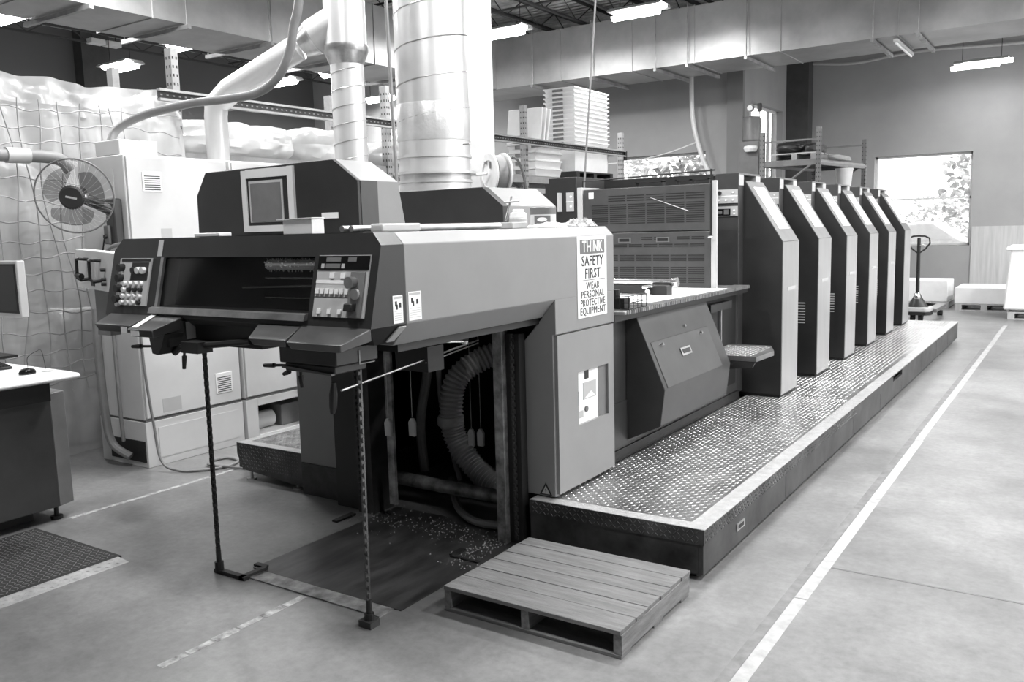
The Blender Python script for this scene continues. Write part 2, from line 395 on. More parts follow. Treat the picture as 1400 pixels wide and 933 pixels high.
# slim strip light slung under the duct
mb = MB()
sl = thing('strip_light', 'slim tube light slung crosswise under the cross duct beside hanger struts', 'light', (-2.62, 15.5, 4.3))
build(MB().box(-2.655, -2.585, 14.75, 16.2, 4.40, 4.44), 'light_body', 'white_paint', sl)
build(MB().cyl((-2.62, 14.8, 4.385), (-2.62, 16.15, 4.385), .018, n=8), 'tube', 'white_plastic', sl)
for y in (15.0, 15.95): build(MB().cyl((-2.62, y, 4.43), (-2.62, y, 4.5), .006, n=6), 'hanger', 'chrome', sl)

# ------------------------------------------------------------ twin-bar ceiling fixtures
def fixture(loc, label, watts, L=0.8):
    x, y, z = loc
    t = thing('strip_light', label, 'light', loc, 'twin-bar lights under the roof')
    build(MB().prism([(-.22, .06), (-.16, .10), (.16, .10), (.22, .06), (.22, .04), (-.22, .04)], 'x', -L / 2 - .05, L / 2 + .05).xf(Matrix.Translation(loc)), 'light_body', 'label_gray', t, bev=.006)
    for s in (-.15, .15):
        build(MB().prism([(s - .075, .04), (s - .06, .0), (s - .025, -.025), (s + .025, -.025), (s + .06, .0), (s + .075, .04)], 'x', -L / 2 - s * .8, L / 2 - s * .8).xf(Matrix.Translation(loc)), 'diffuser', 'tube_glow', t)
    for s in (-.4, .4): build(MB().cyl((x + L * s, y, z + .09), (x + L * s, y, 5.53), .006, n=6), 'hanger', 'black', t)
    ld = bpy.data.lights.new('lamp', 'AREA'); ld.shape = 'RECTANGLE'; ld.size = L; ld.size_y = 0.45; ld.energy = watts
    lo = bpy.data.objects.new('lamp', ld); COL.objects.link(lo); lo.parent = t; lo.location = (0, 0, -0.04)
    return t
W = FIXTURE_WATTS
fixture((-6.05, 12.86, 5.0), 'lit twin-bar strip light hanging before the cross duct between two joists', W)
fixture((-8.46, 12.67, 5.0), 'lit twin-bar strip light hanging before the cross duct near the white column', W)
fixture((-15.36, 9.94, 4.9), 'lit twin-bar strip light above the plastic curtain by the dark side wall', W)
fixture((-14.48, 13.08, 4.9), 'lit twin-bar strip light behind the curved gray hose by the dark side wall', W)
fixture((-12.78, 9.52, 4.9), 'lit twin-bar strip light just past the duct near the perforated rack upright', W)
fixture((-13.05, 6.74, 4.9), 'lit twin-bar strip light beside the duct above the plastic curtain corner', W)
fixture((-14.4, 16.1, 4.87), 'lit twin-bar strip light in the hall corner behind the tall rack upright', W)
fixture((-12.77, 13.0, 4.9), 'lit twin-bar strip light behind the slim spiral duct', W)
fixture((-1.81, 18.6, 4.48), 'lit strip light hanging alone by the far wall above the window', W * .2)
for k, (x, y) in enumerate([(-9.0, 6.0), (-5.5, 4.6), (-5.5, 7.8), (-2.0, 5.2), (-2.0, 8.4), (1.5, 5.2), (1.5, 8.4), (1.5, 11.6), (4.6, 5.2), (4.6, 8.4), (4.6, 11.6), (-13.0, 2.5), (-9.0, 2.6), (-3.2, 1.9), (1.6, 1.8), (1.6, 17.4), (4.6, 17.4), (1.6, 13.6), (4.6, 13.6)]):  # mostly unseen fixtures added for light, some as front and far-end fill
    fixture((x, y, 5.0), 'lit twin-bar strip light added to the roof rows, mostly out of view, to brighten the hall', W)
# wall-mounted strip lights on the dark side wall
for y, z in ((10.3, 5.55), (14.2, 5.62)):
    t = thing('wall_light', 'small unlit strip light high on the dark side wall', 'light', (XL + 1.1, y, z), 'unlit strips by the dark wall')
    build(MB().box(XL + 1.0, XL + 1.2, y - .32, y - .02, z - .05, z + .05).box(XL + 1.0, XL + 1.2, y + .02, y + .32, z - .05, z + .05), 'light_body', 'white_paint', t, bev=.01)
    for s in (-.25, .25): build(MB().cyl((XL + 1.1, y + s, z), (XL + 1.1, y + s, ZC), .008, n=6), 'hanger', 'black', t)

# ------------------------------------------------------------ spiral ducts and column
t = thing('spiral_duct', 'fat vertical spiral-seam metal duct rising beside the white column', 'duct', (-4.77, 6.0, 0.0))
cx, cy, r = -4.77, 6.0, 0.31
build(MB().cyl((cx, cy, 0.0), (cx, cy, 5.5), r, n=40), 'pipe', 'galvanized', t)
sp = [(cx + (r + .002) * math.cos(a), cy + (r + .002) * math.sin(a), 2.42 + 0.30 * a / (2 * pi)) for a in [k * pi / 14 for k in range(28 * 10)]]
build(MB().tube(sp, .006, n=5), 'seam', 'steel', t)
for z in (2.12, 2.33): build(MB().lathe([(r, -.012), (r + .012, -.012), (r + .012, .012), (r, .012)], Matrix.Translation((cx, cy, z)), 40), 'band', 'galvanized', t)
build(MB().lathe([(r, -.02), (r + .05, -.02), (r + .05, .0), (r, .0)], Matrix.Translation((cx, cy, 2.20)), 40), 'damper_flange', 'galvanized', t)
build(MB().lathe([(r + .003, 2.46), (r + .006, 2.47), (r + .006, 2.76), (r + .003, 2.77)], Matrix.Translation((cx, cy, 0)), 40), 'tape_wrap', 'wrap_foil', t)
tag(build(MB().box(-5.98, -5.70, 8.0, 8.28, 0, 5.6), 'steel_column', 'white_paint', loc=(-5.84, 8.14, 0), bev=.01), 'square white steel column standing behind the fat spiral duct', 'column')
t = thing('branch_duct', 'slim spiral metal duct with a slanting branch dropping onto the white cabinet', 'duct', (-5.06, 5.3, 0.0))
cx, cy = -5.085, 5.3
build(MB().cyl((cx, cy, 0.0), (cx, cy, 3.08), .135, n=28), 'pipe', 'galvanized', t)
sp = [(cx + .137 * math.cos(a), cy + .137 * math.sin(a), 1.9 + 0.14 * a / (2 * pi)) for a in [k * pi / 10 for k in range(20 * 8)]]
build(MB().tube(sp, .003, n=4), 'seam', 'steel', t)
build(MB().lathe([(.136, 3.05), (.172, 3.14), (.178, 3.15), (.178, 3.20), (.168, 3.20)], Matrix.Translation((cx, cy, 0)), 28), 'reducer', 'steel', t)
build(MB().cyl((cx, cy, 3.18), (cx, cy, 5.5), .167, n=30), 'pipe', 'galvanized', t)
A = Vector((cx, cy, 3.42)); Bp = Vector((-6.13, 4.86, 2.86))
build(MB().cyl(A, A.lerp(Bp, .24), .145, n=26), 'branch_collar', 'galvanized', t)
build(MB().cyl(A.lerp(Bp, .23), A.lerp(Bp, .33), .148, .108, n=26), 'reducer', 'steel', t)
build(MB().tube([A.lerp(Bp, .36), A.lerp(Bp, .92), Bp + Vector((-.03, -.02, -.06)), Vector((-6.18, 4.84, 2.70)), Vector((-6.18, 4.84, 2.303))], [.107, .105, .10, .095, .092], n=26), 'pipe', 'galvanized', t)
build(MB().lathe([(.092, 0), (.13, 0), (.13, .012), (.092, .012)], Matrix.Translation((-6.18, 4.84, 2.302)), 26), 'mounting_ring', 'galvanized', t)
# ------------------------------------------------------------ outdoors beyond the panes
tag(build(MB().box(-60, 40, 20.6, 120, -0.6, -0.02), 'parking_ground', 'asphalt', loc=(0, 60, -0.02)), 'pale paved ground outside beyond the windows', 'ground')
def bush(x, y, z, r, label, seed):
    rn = random.Random(seed); mb = MB()
    for k in range(1100):
        th = rn.random() * 2 * pi; ph = math.acos(rn.uniform(-.5, 1)); rr = r * rn.uniform(.55, 1.05)
        c = Vector((x + rr * math.sin(ph) * math.cos(th), y + rr * math.sin(ph) * math.sin(th), z + r * .5 + rr * math.cos(ph) * .9))
        s = r * rn.uniform(.035, .075); M = Matrix.Rotation(rn.random() * 6, 4, 'X') @ Matrix.Rotation(rn.random() * 6, 4, 'Z')
        q = [c + M @ Vector(p) * s for p in ((1, 0, 0), (0, .6, .15), (-1, 0, 0), (0, -.6, .15))]
        mb.add(q, [(0, 1, 2, 3)])
    t = thing('garden_shrub' if z < .8 else 'leafy_tree', label, 'shrub' if z < .8 else 'tree', (x, y, -0.02))
    build(mb, 'foliage', 'foliage', t, smooth=False, recalc=False)
    build(MB().cyl((x, y, -.03), (x, y, z + r * .6), .06 * r + .03, .03, n=7), 'trunk', 'joist_paint', t)
bush(-8.0, 27.5, 0.5, 1.5, 'low shrub outside the far window beside the tree', 1)
bush(-1.3, 24.6, 1.6, 1.9, 'leafy tree outside the far window, at the window edge by the plywood', 2)
bush(-6.9, 31, 0.7, 1.6, 'low shrub outside the far window behind the parked car', 3)
bush(-13.4, 25.5, 1.0, 2.0, 'leafy tree outside the back window, at the rack side', 4)
bush(-8.3, 22.4, 1.2, 1.9, 'leafy tree outside the back window, by the hall corner', 5)
bush(-12.5, 30, 3.0, 2.6, 'tall leafy tree outside the narrow high window', 6)
t = thing('parked_car', 'pale parked car outside the far window', 'car', (-4.5, 28, -0.02))
x0, y0, z0 = -6.6, 27.2, -0.02
prof = [(0, .35), (.05, .82), (.9, .98), (1.45, 1.55), (2.9, 1.60), (3.6, 1.1), (4.1, 1.0), (4.15, .4)]
build(MB().prism([(x0 + a, z0 + b) for a, b in prof], 'y', y0, y0 + 1.7), 'body', 'car_paint', t, bev=.05)
build(MB().prism([(x0 + a, z0 + b) for a, b in [(1.05, 1.02), (1.5, 1.46), (2.85, 1.5), (3.4, 1.1)]], 'y', y0 - .01, y0 + 1.71), 'side_window', 'label_gray', t)
for a in (.8, 3.35):
    for yy in (y0 - .02, y0 + 1.5): build(MB().cyl((x0 + a, yy, z0 + .32), (x0 + a, yy + .22, z0 + .32), .32, n=18), 'wheel', 'rubber', t)
bush(-4.4, 34, 0.5, 1.5, 'broad low shrub outside the far window across the paving', 7)

# ------------------------------------------------------------ press: delivery unit
D = thing('delivery_unit', 'gray press delivery end with dark control console, overhead beam and legs', 'printing press', (-3.2, 3.8, 0))
XR_, XL_ = -2.28, -4.12
sec = [(XR_, 1.33), (XR_, 1.65), (XR_ - .05, 1.70), (XL_ + .05, 1.70), (XL_, 1.65), (XL_, 1.33), (XL_ + .08, 1.235), (XR_ - .08, 1.235)]
build(MB().prism(sec, 'y', 2.648, 4.49), 'overhead_beam', 'press_gray', D, bev=.004)
build(MB().box(XL_ + .1, XR_ - .1, 2.7, 4.45, 1.20, 1.24), 'underside', 'black', D)
FY = lambda z: 2.515 + 0.247 * (z - 1.65)
secc = [(XR_, 1.33), (XR_, 1.65), (XR_ - .05, 1.70), (-4.0, 1.70), (-4.06, 1.64), (-4.06, 1.33), (-3.98, 1.25), (XR_ - .08, 1.25)]
front = [(x, FY(z) + (0.12 if z < 1.3 else 0), z) for x, z in secc]
back = [(x, 2.646, z) for x, z in secc]
# console shell with the smoked window left open
gx0, gx1, gz0, gz1 = -3.655, -2.632, 1.378, 1.608
sh = MB(); F = lambda x, z, d=0: (x, FY(z) + d, z)
n = len(secc)
o = len(sh.v); hole = [F(gx0, gz0), F(gx1, gz0), F(gx1, gz1), F(gx0, gz1)]
A, Bk = front, back
sh.add(A + Bk, [(i, (i + 1) % n, n + (i + 1) % n, n + i) for i in range(n)] + [tuple(range(2 * n - 1, n - 1, -1))])
def fq(pts): sh.add(pts, [tuple(range(len(pts)))])
fq([A[5], F(gx0, 1.33), F(gx0, gz1), F(gx0, 1.70), A[3], A[4]])
fq([F(gx1, 1.33), A[0], A[1], A[2], F(gx1, 1.70), F(gx1, gz1)])
fq([F(gx0, gz1), F(gx1, gz1), F(gx1, 1.70), F(gx0, 1.70)])
fq([F(gx0, 1.33), F(gx1, 1.33), F(gx1, gz0), F(gx0, gz0)])
fq([A[0], A[7], A[6], A[5]])
for p, q in ((0, 1), (1, 2), (2, 3), (3, 0)):
    a, b = hole[p], hole[q]; fq([a, b, (b[0], b[1] + .1, b[2]), (a[0], a[1] + .1, a[2])])
fq([(h[0], h[1] + .1, h[2]) for h in hole])
con = build(sh, 'console_shell', 'press_dark', D)
build(MB().loft([F(gx0 + .01, gz0, .012), F(gx1, gz0, .012), F(gx1, gz1, .012), F(gx0 + .01, gz1, .012)], [F(gx0 + .01, gz0, .016), F(gx1, gz0, .016), F(gx1, gz1, .016), F(gx0 + .01, gz1, .016)]), 'smoked_window', 'smoked_glass', D)
build(MB().loft([F(gx0 - .03, 1.35, -.022), F(gx1, 1.35, -.022), F(gx1, 1.352, .0), F(gx0 - .03, 1.352, .0)], [F(gx0 - .03, 1.375, -.018), F(gx1, 1.375, -.018), F(gx1, 1.379, .0), F(gx0 - .03, 1.379, .0)]), 'window_rail', 'steel', D)
build(MB().loft([F(gx0 - .01, gz0, -.004), F(gx0 + .012, gz0, -.004), F(gx0 + .012, gz0, .01), F(gx0 - .01, gz0, .01)], [F(gx0 - .01, gz1, -.004), F(gx0 + .012, gz1, -.004), F(gx0 + .012, gz1, .01), F(gx0 - .01, gz1, .01)]), 'window_stile', 'steel', D)
br = MB().cyl((-2.95, 2.533, 1.572), (-2.64, 2.533, 1.572), .022, n=10)
for k in range(160):
    x = -2.95 + .31 * random.random(); a = random.random() * 6.28
    br.cyl((x, 2.533, 1.572), (x + random.uniform(-.01, .01), 2.533 + .026 * math.cos(a), 1.572 + .03 * math.sin(a)), .002, n=3)
build(br, 'brush_roller', 'white_plastic', D)
build(MB().cyl((-3.0, 2.555, 1.515), (-2.64, 2.555, 1.515), .004, n=6).cyl((-3.15, 2.55, 1.47), (-2.64, 2.55, 1.485), .005, n=6).cyl((-3.0, 2.545, 1.43), (-2.64, 2.55, 1.43), .003, n=6), 'inner_rod', 'chrome', D)
build(MB().loft([F(-3.70, 1.614, -.002), F(-3.665, 1.614, -.002), F(-3.665, 1.614, .004), F(-3.70, 1.614, .004)], [F(-3.70, 1.69, -.002), F(-3.665, 1.69, -.002), F(-3.665, 1.69, .004), F(-3.70, 1.69, .004)]), 'warning_label', 'label_gray', D)
def plate_front(x0, x1, z0, z1, d0, d1, name, m, par, bev=0):
    return build(MB().loft([F(x0, z0, d0), F(x1, z0, d0), F(x1, z0, d1), F(x0, z0, d1)], [F(x0, z1, d0), F(x1, z1, d0), F(x1, z1, d1), F(x0, z1, d1)]), name, m, par, bev=bev)
# left switch panel
pl = plate_front(-3.985, -3.73, 1.38, 1.605, -.008, .004, 'switch_panel', 'label_gray', D)
plate_front(-3.97, -3.735, 1.59, 1.603, -.010, -.004, 'panel_header', 'black', pl)
plate_front(-3.88, -3.745, 1.50, 1.585, -.010, -.004, 'dark_field', 'black', pl)
rn = random.Random(3)
for i in range(4):
    z = 1.56 - i * .05
    build(MB().cyl(F(-3.955, z, -.035), F(-3.955, z, -.004), .019, .02, n=12), 'switch_knob', 'black', pl)
    build(MB().cyl(F(-3.955, z - .026, -.02), F(-3.955, z - .026, -.004), .011, n=10), 'lamp_button', 'white_plastic', pl)
for i in range(4):
    for j in range(4):
        x = -3.915 + j * .045; z = 1.485 - i * .03
        m = 'black' if (j == 3 and i % 2) or rn.random() < .2 else 'white_plastic'
        build(MB().cyl(F(x, z, -.024), F(x, z, -.004), .011, n=10), 'push_button', m, pl)
for x in (-3.85, -3.815, -3.775):
    build(MB().cyl(F(x, 1.548, -.028), F(x, 1.548, -.006), .016, n=12), 'push_button', 'white_plastic' if x > -3.84 else 'black', pl)
# right control panel
cp = plate_front(-2.602, -2.32, 1.37, 1.613, -.006, .004, 'control_panel', 'label_gray', D)
plate_front(-2.600, -2.322, 1.556, 1.611, -.009, -.004, 'display_strip', 'black_gloss', cp)
for (x0, x1, z0, z1) in ((-2.555, -2.475, 1.588, 1.605), (-2.435, -2.39, 1.588, 1.605), (-2.555, -2.475, 1.562, 1.580)):
    plate_front(x0, x1, z0, z1, -.0105, -.008, 'readout', 'press_mid', cp)
for (x0, x1) in ((-2.58, -2.563), (-2.468, -2.451)): plate_front(x0, x1, 1.562, 1.58, -.0105, -.008, 'display_key', 'label_gray', cp)
plate_front(-2.602, -2.412, 1.502, 1.515, -.0075, -.004, 'legend_strip', 'white_plastic', cp)
plate_front(-2.602, -2.412, 1.448, 1.4495, -.0075, -.004, 'legend_line', 'press_dark', cp)
for x in (-2.515, -2.455): plate_front(x - .012, x + .012, 1.523, 1.545, -.011, -.004, 'key', 'white_plastic', cp)
for k in range(7): plate_front(-2.598 + k * .027, -2.578 + k * .027, 1.461, 1.481, -.011, -.004, 'key', 'white_plastic', cp)
for k in range(3): plate_front(-2.575 + k * .057, -2.556 + k * .057, 1.383, 1.401, -.011, -.004, 'key', 'white_plastic', cp)
plate_front(-2.41, -2.335, 1.372, 1.548, -.012, -.004, 'side_strip', 'press_mid', cp)
build(MB().cyl(F(-2.388, 1.508, -.045), F(-2.388, 1.508, -.006), .024, .02, n=16), 'emergency_button', 'steel', cp)
build(MB().cyl(F(-2.372, 1.462, -.02), F(-2.372, 1.462, -.006), .022, n=16), 'key_switch', 'label_gray', cp)
plate_front(-2.405, -2.362, 1.398, 1.428, -.04, -.008, 'toggle_switch', 'black', cp, bev=.004)
# warning stickers on the console end and on the beam
def side_label(y0, y1, z0, z1, par, name='warning_label', x=XR_):
    o = build(MB().box(x, x + .0018, y0, y1, z0, z1), name, 'paper', par)
    build(MB().box(x + .0018, x + .0024, y0 + .006, y1 - .006, z1 - .014, z1 - .005), 'label_heading', 'label_gray', o)
    mb = MB()
    for a, b, s in ((.2, .72, .012), (.3, .60, .010), (.6, .66, .013)): mb.box(x + .0018, x + .0024, y0 + (y1 - y0) * a, y0 + (y1 - y0) * a + s, z0 + (z1 - z0) * b - .012, z0 + (z1 - z0) * b + .008)
    build(mb, 'pictogram', 'black', o)
    for k in range(5): build(MB().box(x + .0018, x + .0022, y0 + .008, y1 - .008, z0 + .012 + k * .009, z0 + .014 + k * .009), 'fine_print', 'label_gray', o)
side_label(2.567, 2.626, 1.337, 1.449, D); side_label(2.662, 2.742, 1.34, 1.457, D)
a, b = Vector((XR_ - .004, 2.60, 1.322)), Vector((XR_ - .062, 2.585, 1.262))
build(MB().loft([a, a + Vector((0, .045, 0)), a + Vector((.004, .045, -.004)), a + Vector((.004, 0, -.004))], [b, b + Vector((0, .045, 0)), b + Vector((.004, .045, -.004)), b + Vector((.004, 0, -.004))]), 'warning_label', 'label_gray', D)
# hooded visors under the console
def visor(xb0, xb1, xf0, xf1, yb, yf, zb, zf, t, m='visor_metal', name='visor'):
    return build(MB().add([(xb0, yb, zb), (xb1, yb, zb), (xf1, yf, zf), (xf0, yf, zf), (xb0, yb, zb - t - .02), (xb1, yb, zb - t - .02), (xf1 - .015, yf + .015, zf - t), (xf0 + .015, yf + .015, zf - t)],
                 [(0, 1, 2, 3), (7, 6, 5, 4), (3, 2, 6, 7), (0, 3, 7, 4), (2, 1, 5, 6), (1, 0, 4, 5)]), name, m, D, bev=.004)
visor(-2.66, -2.282, -2.575, -2.282, 2.44, 2.27, 1.332, 1.286, .03)
visor(-2.925, -2.663, -2.795, -2.578, 2.44, 2.27, 1.330, 1.292, .03)
vl = visor(-4.02, -3.69, -3.885, -3.60, 2.44, 2.27, 1.338, 1.308, .035)
vm = visor(-3.685, -3.44, -3.545, -3.36, 2.44, 2.22, 1.340, 1.302, .035)
build(MB().box(-3.50, -3.43, 2.35, 2.60, 1.21, 1.32), 'visor_bracket', 'press_dark', D)
build(MB().add([(-3.675, 2.435, 1.3425), (-3.635, 2.435, 1.3425), (-3.50, 2.24, 1.3085), (-3.54, 2.24, 1.3085)], [(0, 1, 2, 3)]), 'reflective_strip', 'paper', vm)
build(MB().box(-3.665, -3.62, 2.266, 2.268, 1.276, 1.302), 'warning_label', 'paper', vl)
build(MB().box(-3.52, -3.46, 2.221, 2.224, 1.274, 1.296), 'warning_label', 'paper', vm)
build(MB().box(-3.43, -3.428, 2.44, 2.49, 1.235, 1.315), 'warning_label', 'label_gray', D)
build(MB().box(-3.4, -2.95, 2.47, 2.62, 1.21, 1.33), 'cross_member', 'black', D)
# gripper levers and brackets below
def lever(p0, p1, g0, g1): 
    l = build(MB().cyl(p0, p1, .006, n=8), 'lever', 'black', D); build(MB().cyl(g0, g1, .011, .008, n=10), 'grip', 'black', l)
build(MB().prism([(-3.54, 1.27), (-3.42, 1.27), (-3.45, 1.21), (-3.48, 1.175), (-3.52, 1.18)], 'y', 2.32, 2.42), 'lever_bracket', 'black', D)
lever((-3.55, 2.37, 1.205), (-3.74, 2.37, 1.195), (-3.68, 2.37, 1.198), (-3.75, 2.37, 1.193))
build(MB().tube([(-3.47, 2.40, 1.175), (-3.42, 2.40, 1.205), (-3.2, 2.42, 1.225), (-3.0, 2.45, 1.245)], .015, n=8), 'release_arm', 'black', D)
build(MB().box(-3.38, -3.26, 2.37, 2.45, 1.185, 1.235), 'clamp_block', 'black', D)
lever((-3.395, 2.40, 1.2), (-3.408, 2.40, 1.115), (-3.40, 2.40, 1.165), (-3.409, 2.40, 1.105))
build(MB().box(-2.72, -2.40, 2.36, 2.60, 1.185, 1.255).box(-2.70, -2.42, 2.37, 2.55, 1.15, 1.185), 'lever_housing', 'press_dark', D, bev=.006)
build(MB().box(-2.40, -2.396, 2.485, 2.492, 1.178, 1.235), 'housing_trim', 'press_mid', D)
build(MB().box(-2.40, -2.397, 2.492, 2.575, 1.178, 1.182), 'housing_trim', 'press_mid', D)
build(MB().prism([(-2.70, 1.165), (-2.42, 1.15), (-2.42, 1.158), (-2.70, 1.176)], 'y', 2.352, 2.37), 'housing_trim', 'visor_metal', D)
lever((-2.72, 2.40, 1.168), (-2.85, 2.40, 1.158), (-2.80, 2.40, 1.162), (-2.862, 2.40, 1.157))
lever((-2.70, 2.40, 1.155), (-2.725, 2.40, 1.13), (-2.71, 2.40, 1.142), (-2.745, 2.40, 1.128))
lever((-2.645, 2.40, 1.16), (-2.64, 2.40, 1.085), (-2.645, 2.40, 1.13), (-2.638, 2.40, 1.08))
build(MB().tube([(-2.52, 2.46, 1.10), (-2.525, 2.46, 1.05), (-2.53, 2.46, 1.0), (-2.535, 2.46, .97)], [.010, .017, .016, .010], n=8), 'cable_boot', 'black', D)
build(MB().cyl((-2.52, 2.50, 1.06), (-2.62, 3.60, 1.13), .005, n=8), 'guide_rod', 'steel', D)
build(MB().cyl((-2.56, 3.1, 1.085), (-2.62, 3.6, 1.115), .004, n=8), 'guide_rod', 'steel', D)
build(MB().box(-2.75, -2.55, 3.10, 3.22, 1.04, 1.16), 'rod_block', 'black', D)
gr = build(MB().cyl((-2.75, 2.95, 1.19), (-2.60, 3.45, 1.145), .009, n=8), 'handle_rod', 'chrome', D)
build(MB().lathe([(.001, -.022), (.016, -.016), (.022, 0), (.016, .016), (.001, .022)], Matrix.Translation((-2.60, 3.46, 1.145)), 12), 'knob', 'chrome', gr)
# right leg with hinged door
leg = build(MB().prism([(XR_, 1.146), (XR_, 1.331), (XR_ - .08, 1.236), (-2.54, 1.036), (-2.56, 0.27), (-2.30, 0.27), (-2.30, 1.146)], 'y', 3.82, 4.488), 'leg', 'press_gray', D, bev=.003)
dm = MB(); dy0, dy1, dz0, dz1 = 3.835, 4.475, .285, 1.138; hy0, hy1, hz0, hz1 = 4.05, 4.405, .617, .912
dm.box(-2.30, XR_, dy0, hy0, dz0, dz1).box(-2.30, XR_, hy1, dy1, dz0, dz1).box(-2.30, XR_, hy0, hy1, dz0, hz0).box(-2.30, XR_, hy0, hy1, hz1, dz1)
door = build(dm, 'leg_door', 'press_gray', D)
build(MB().box(-2.2985, -2.296, hy0, hy1 - .1, hz0, hz1), 'instrument_face', 'white_plastic', door)
build(MB().box(-2.2985, -2.294, hy1 - .1, hy1, hz0, hz1), 'recess_side', 'press_mid', door)
build(MB().box(-2.296, -2.292, 4.15, 4.19, .86, .915), 'clip', 'black', door)
build(MB().box(-2.296, -2.294, 4.13, 4.28, .745, .84), 'gauge_window', 'label_gray', door)
build(MB().add([(-2.2938, 4.14, .75), (-2.2938, 4.27, .75), (-2.2938, 4.22, .785)], [(0, 1, 2)]), 'gauge_light', 'white_plastic', door)
build(MB().box(-2.296, -2.293, 4.053, 4.08, .72, .80), 'dark_slot', 'black', door)
build(MB().box(-2.296, -2.292, 4.053, 4.125, .65, .69), 'rocker_switch', 'label_gray', door, bev=.001)
build(MB().cyl((-2.296, 4.16, .69), (-2.288, 4.16, .69), .016, n=14), 'jack_socket', 'press_mid', door)
tri = build(MB().add([(-2.40, 3.8185, .275), (-2.32, 3.8185, .275), (-2.36, 3.8185, .345), (-2.40, 3.8195, .275), (-2.32, 3.8195, .275), (-2.36, 3.8195, .345)], [(0, 1, 2), (5, 4, 3), (0, 3, 4, 1), (1, 4, 5, 2), (2, 5, 3, 0)]), 'hazard_triangle', 'black', D)
build(MB().add([(-2.385, 3.8178, .282), (-2.335, 3.8178, .282), (-2.36, 3.8178, .328)], [(0, 1, 2)]), 'triangle_field', 'label_gray', tri)
build(MB().prism([(-2.362, .288), (-2.354, .303), (-2.359, .303), (-2.357, .318), (-2.366, .300), (-2.361, .300)], 'y', 3.8168, 3.8172), 'lightning_mark', 'black', tri)
build(MB().box(-2.55, -2.43, 3.84, 4.47, 0.0, .27), 'leg_plinth', 'black', D)
# safety sign
sg = build(MB().box(XR_, XR_ + .003, 4.055, 4.395, 1.205, 1.648), 'safety_sign', 'paper', D, bev=.001)
build(MB().box(XR_ + .003, XR_ + .0036, 4.085, 4.37, 1.552, 1.63), 'sign_banner', 'press_mid', sg)
build(MB().box(XR_ + .003, XR_ + .0036, 4.085, 4.375, 1.408, 1.411), 'sign_rule', 'black', sg)
def sg_text(s, size, z, m, sx, bold): text_on(s, size, (XR_ + .0042, 4.226, z), (0, 1, 0), (0, 0, 1), m, sg, sx=sx, bold=bold, space=1.06)
sg_text('THINK', .086, 1.590, 'paper', .86, .0012)
sg_text('SAFETY', .078, 1.512, 'black', .93, .0007); sg_text('FIRST', .078, 1.443, 'black', .93, .0007)
sg_text('WEAR', .056, 1.376, 'black', .95, 0); sg_text('PERSONAL', .056, 1.330, 'black', .95, 0)
sg_text('PROTECTIVE', .056, 1.284, 'black', .86, 0); sg_text('EQUIPMENT', .056, 1.238, 'black', .93, 0)
# left leg
build(MB().box(-4.25, -3.88, 3.82, 4.49, .21, 1.25), 'leg', 'press_gray', D, bev=.003)
build(MB().box(-4.24, -3.86, 3.81, 4.49, 0, .21), 'leg_plinth', 'dark_steel', D)
# sheet-pile lift inside: posts, chains, back frame
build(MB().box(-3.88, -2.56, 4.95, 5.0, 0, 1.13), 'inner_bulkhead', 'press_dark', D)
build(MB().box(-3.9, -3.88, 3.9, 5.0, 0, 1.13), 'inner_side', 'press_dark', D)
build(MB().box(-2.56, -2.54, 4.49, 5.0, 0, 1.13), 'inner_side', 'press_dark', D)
build(MB().box(-3.86, -3.66, 3.75, 3.90, 0, 1.22), 'lift_post', 'press_dark', D)
build(MB().box(-3.655, -3.53, 3.72, 3.90, 0, 1.22), 'lift_post', 'dark_steel', D)
build(MB().box(-3.395, -3.345, 3.72, 3.74, .09, 1.22), 'lift_post', 'worn_steel', D)
build(MB().box(-2.60, -2.545, 3.70, 3.76, 0.0, 1.2), 'lift_post', 'worn_steel', D)
build(MB().box(-2.545, -2.46, 3.74, 3.80, 0.0, 1.15), 'chain_guard', 'black', D)
def chain(p0, p1, name='lift_chain', w=.011, m='dark_steel'):
    p0, p1 = Vector(p0), Vector(p1); d = (p1 - p0); L = d.length; t = d.normalized(); n = int(L / .019); mb = MB()
    for k in range(n):
        c = p0 + t * (k + .5) * L / n; hx, hy = (w, w * .45) if k % 2 else (w * .45, w)
        mb.box(c.x - hx, c.x + hx, c.y - hy, c.y + hy, c.z - .012, c.z + .012)
    return build(mb, name, m, D, smooth=False)
c1 = chain((-3.60, 2.655, 1.22), (-3.605, 2.655, .10), m='chain_black'); c2 = chain((-2.53, 2.62, 1.2), (-2.525, 2.60, .07), m='chain_steel')
for c_, x, y in ((c1, -3.605, 2.655), (c2, -2.522, 2.60)):
    build(MB().cyl((x, y, .03), (x, y, .12), .013, n=10).cyl((x, y, .012), (x, y, .06), .022, n=10), 'chain_anchor', 'black', c_)
chain((-3.60, 3.69, 1.2), (-3.60, 3.69, .1)); chain((-2.50, 3.735, 1.15), (-2.50, 3.735, .03))
build(MB().box(-3.63, -3.40, 2.64, 2.67, .0, .02).box(-3.44, -3.41, 2.64, 2.80, 0, .02), 'anchor_bar', 'black', D)
build(MB().box(-2.56, -2.49, 2.57, 2.63, .0, .03), 'anchor_bar', 'dark_steel', D)
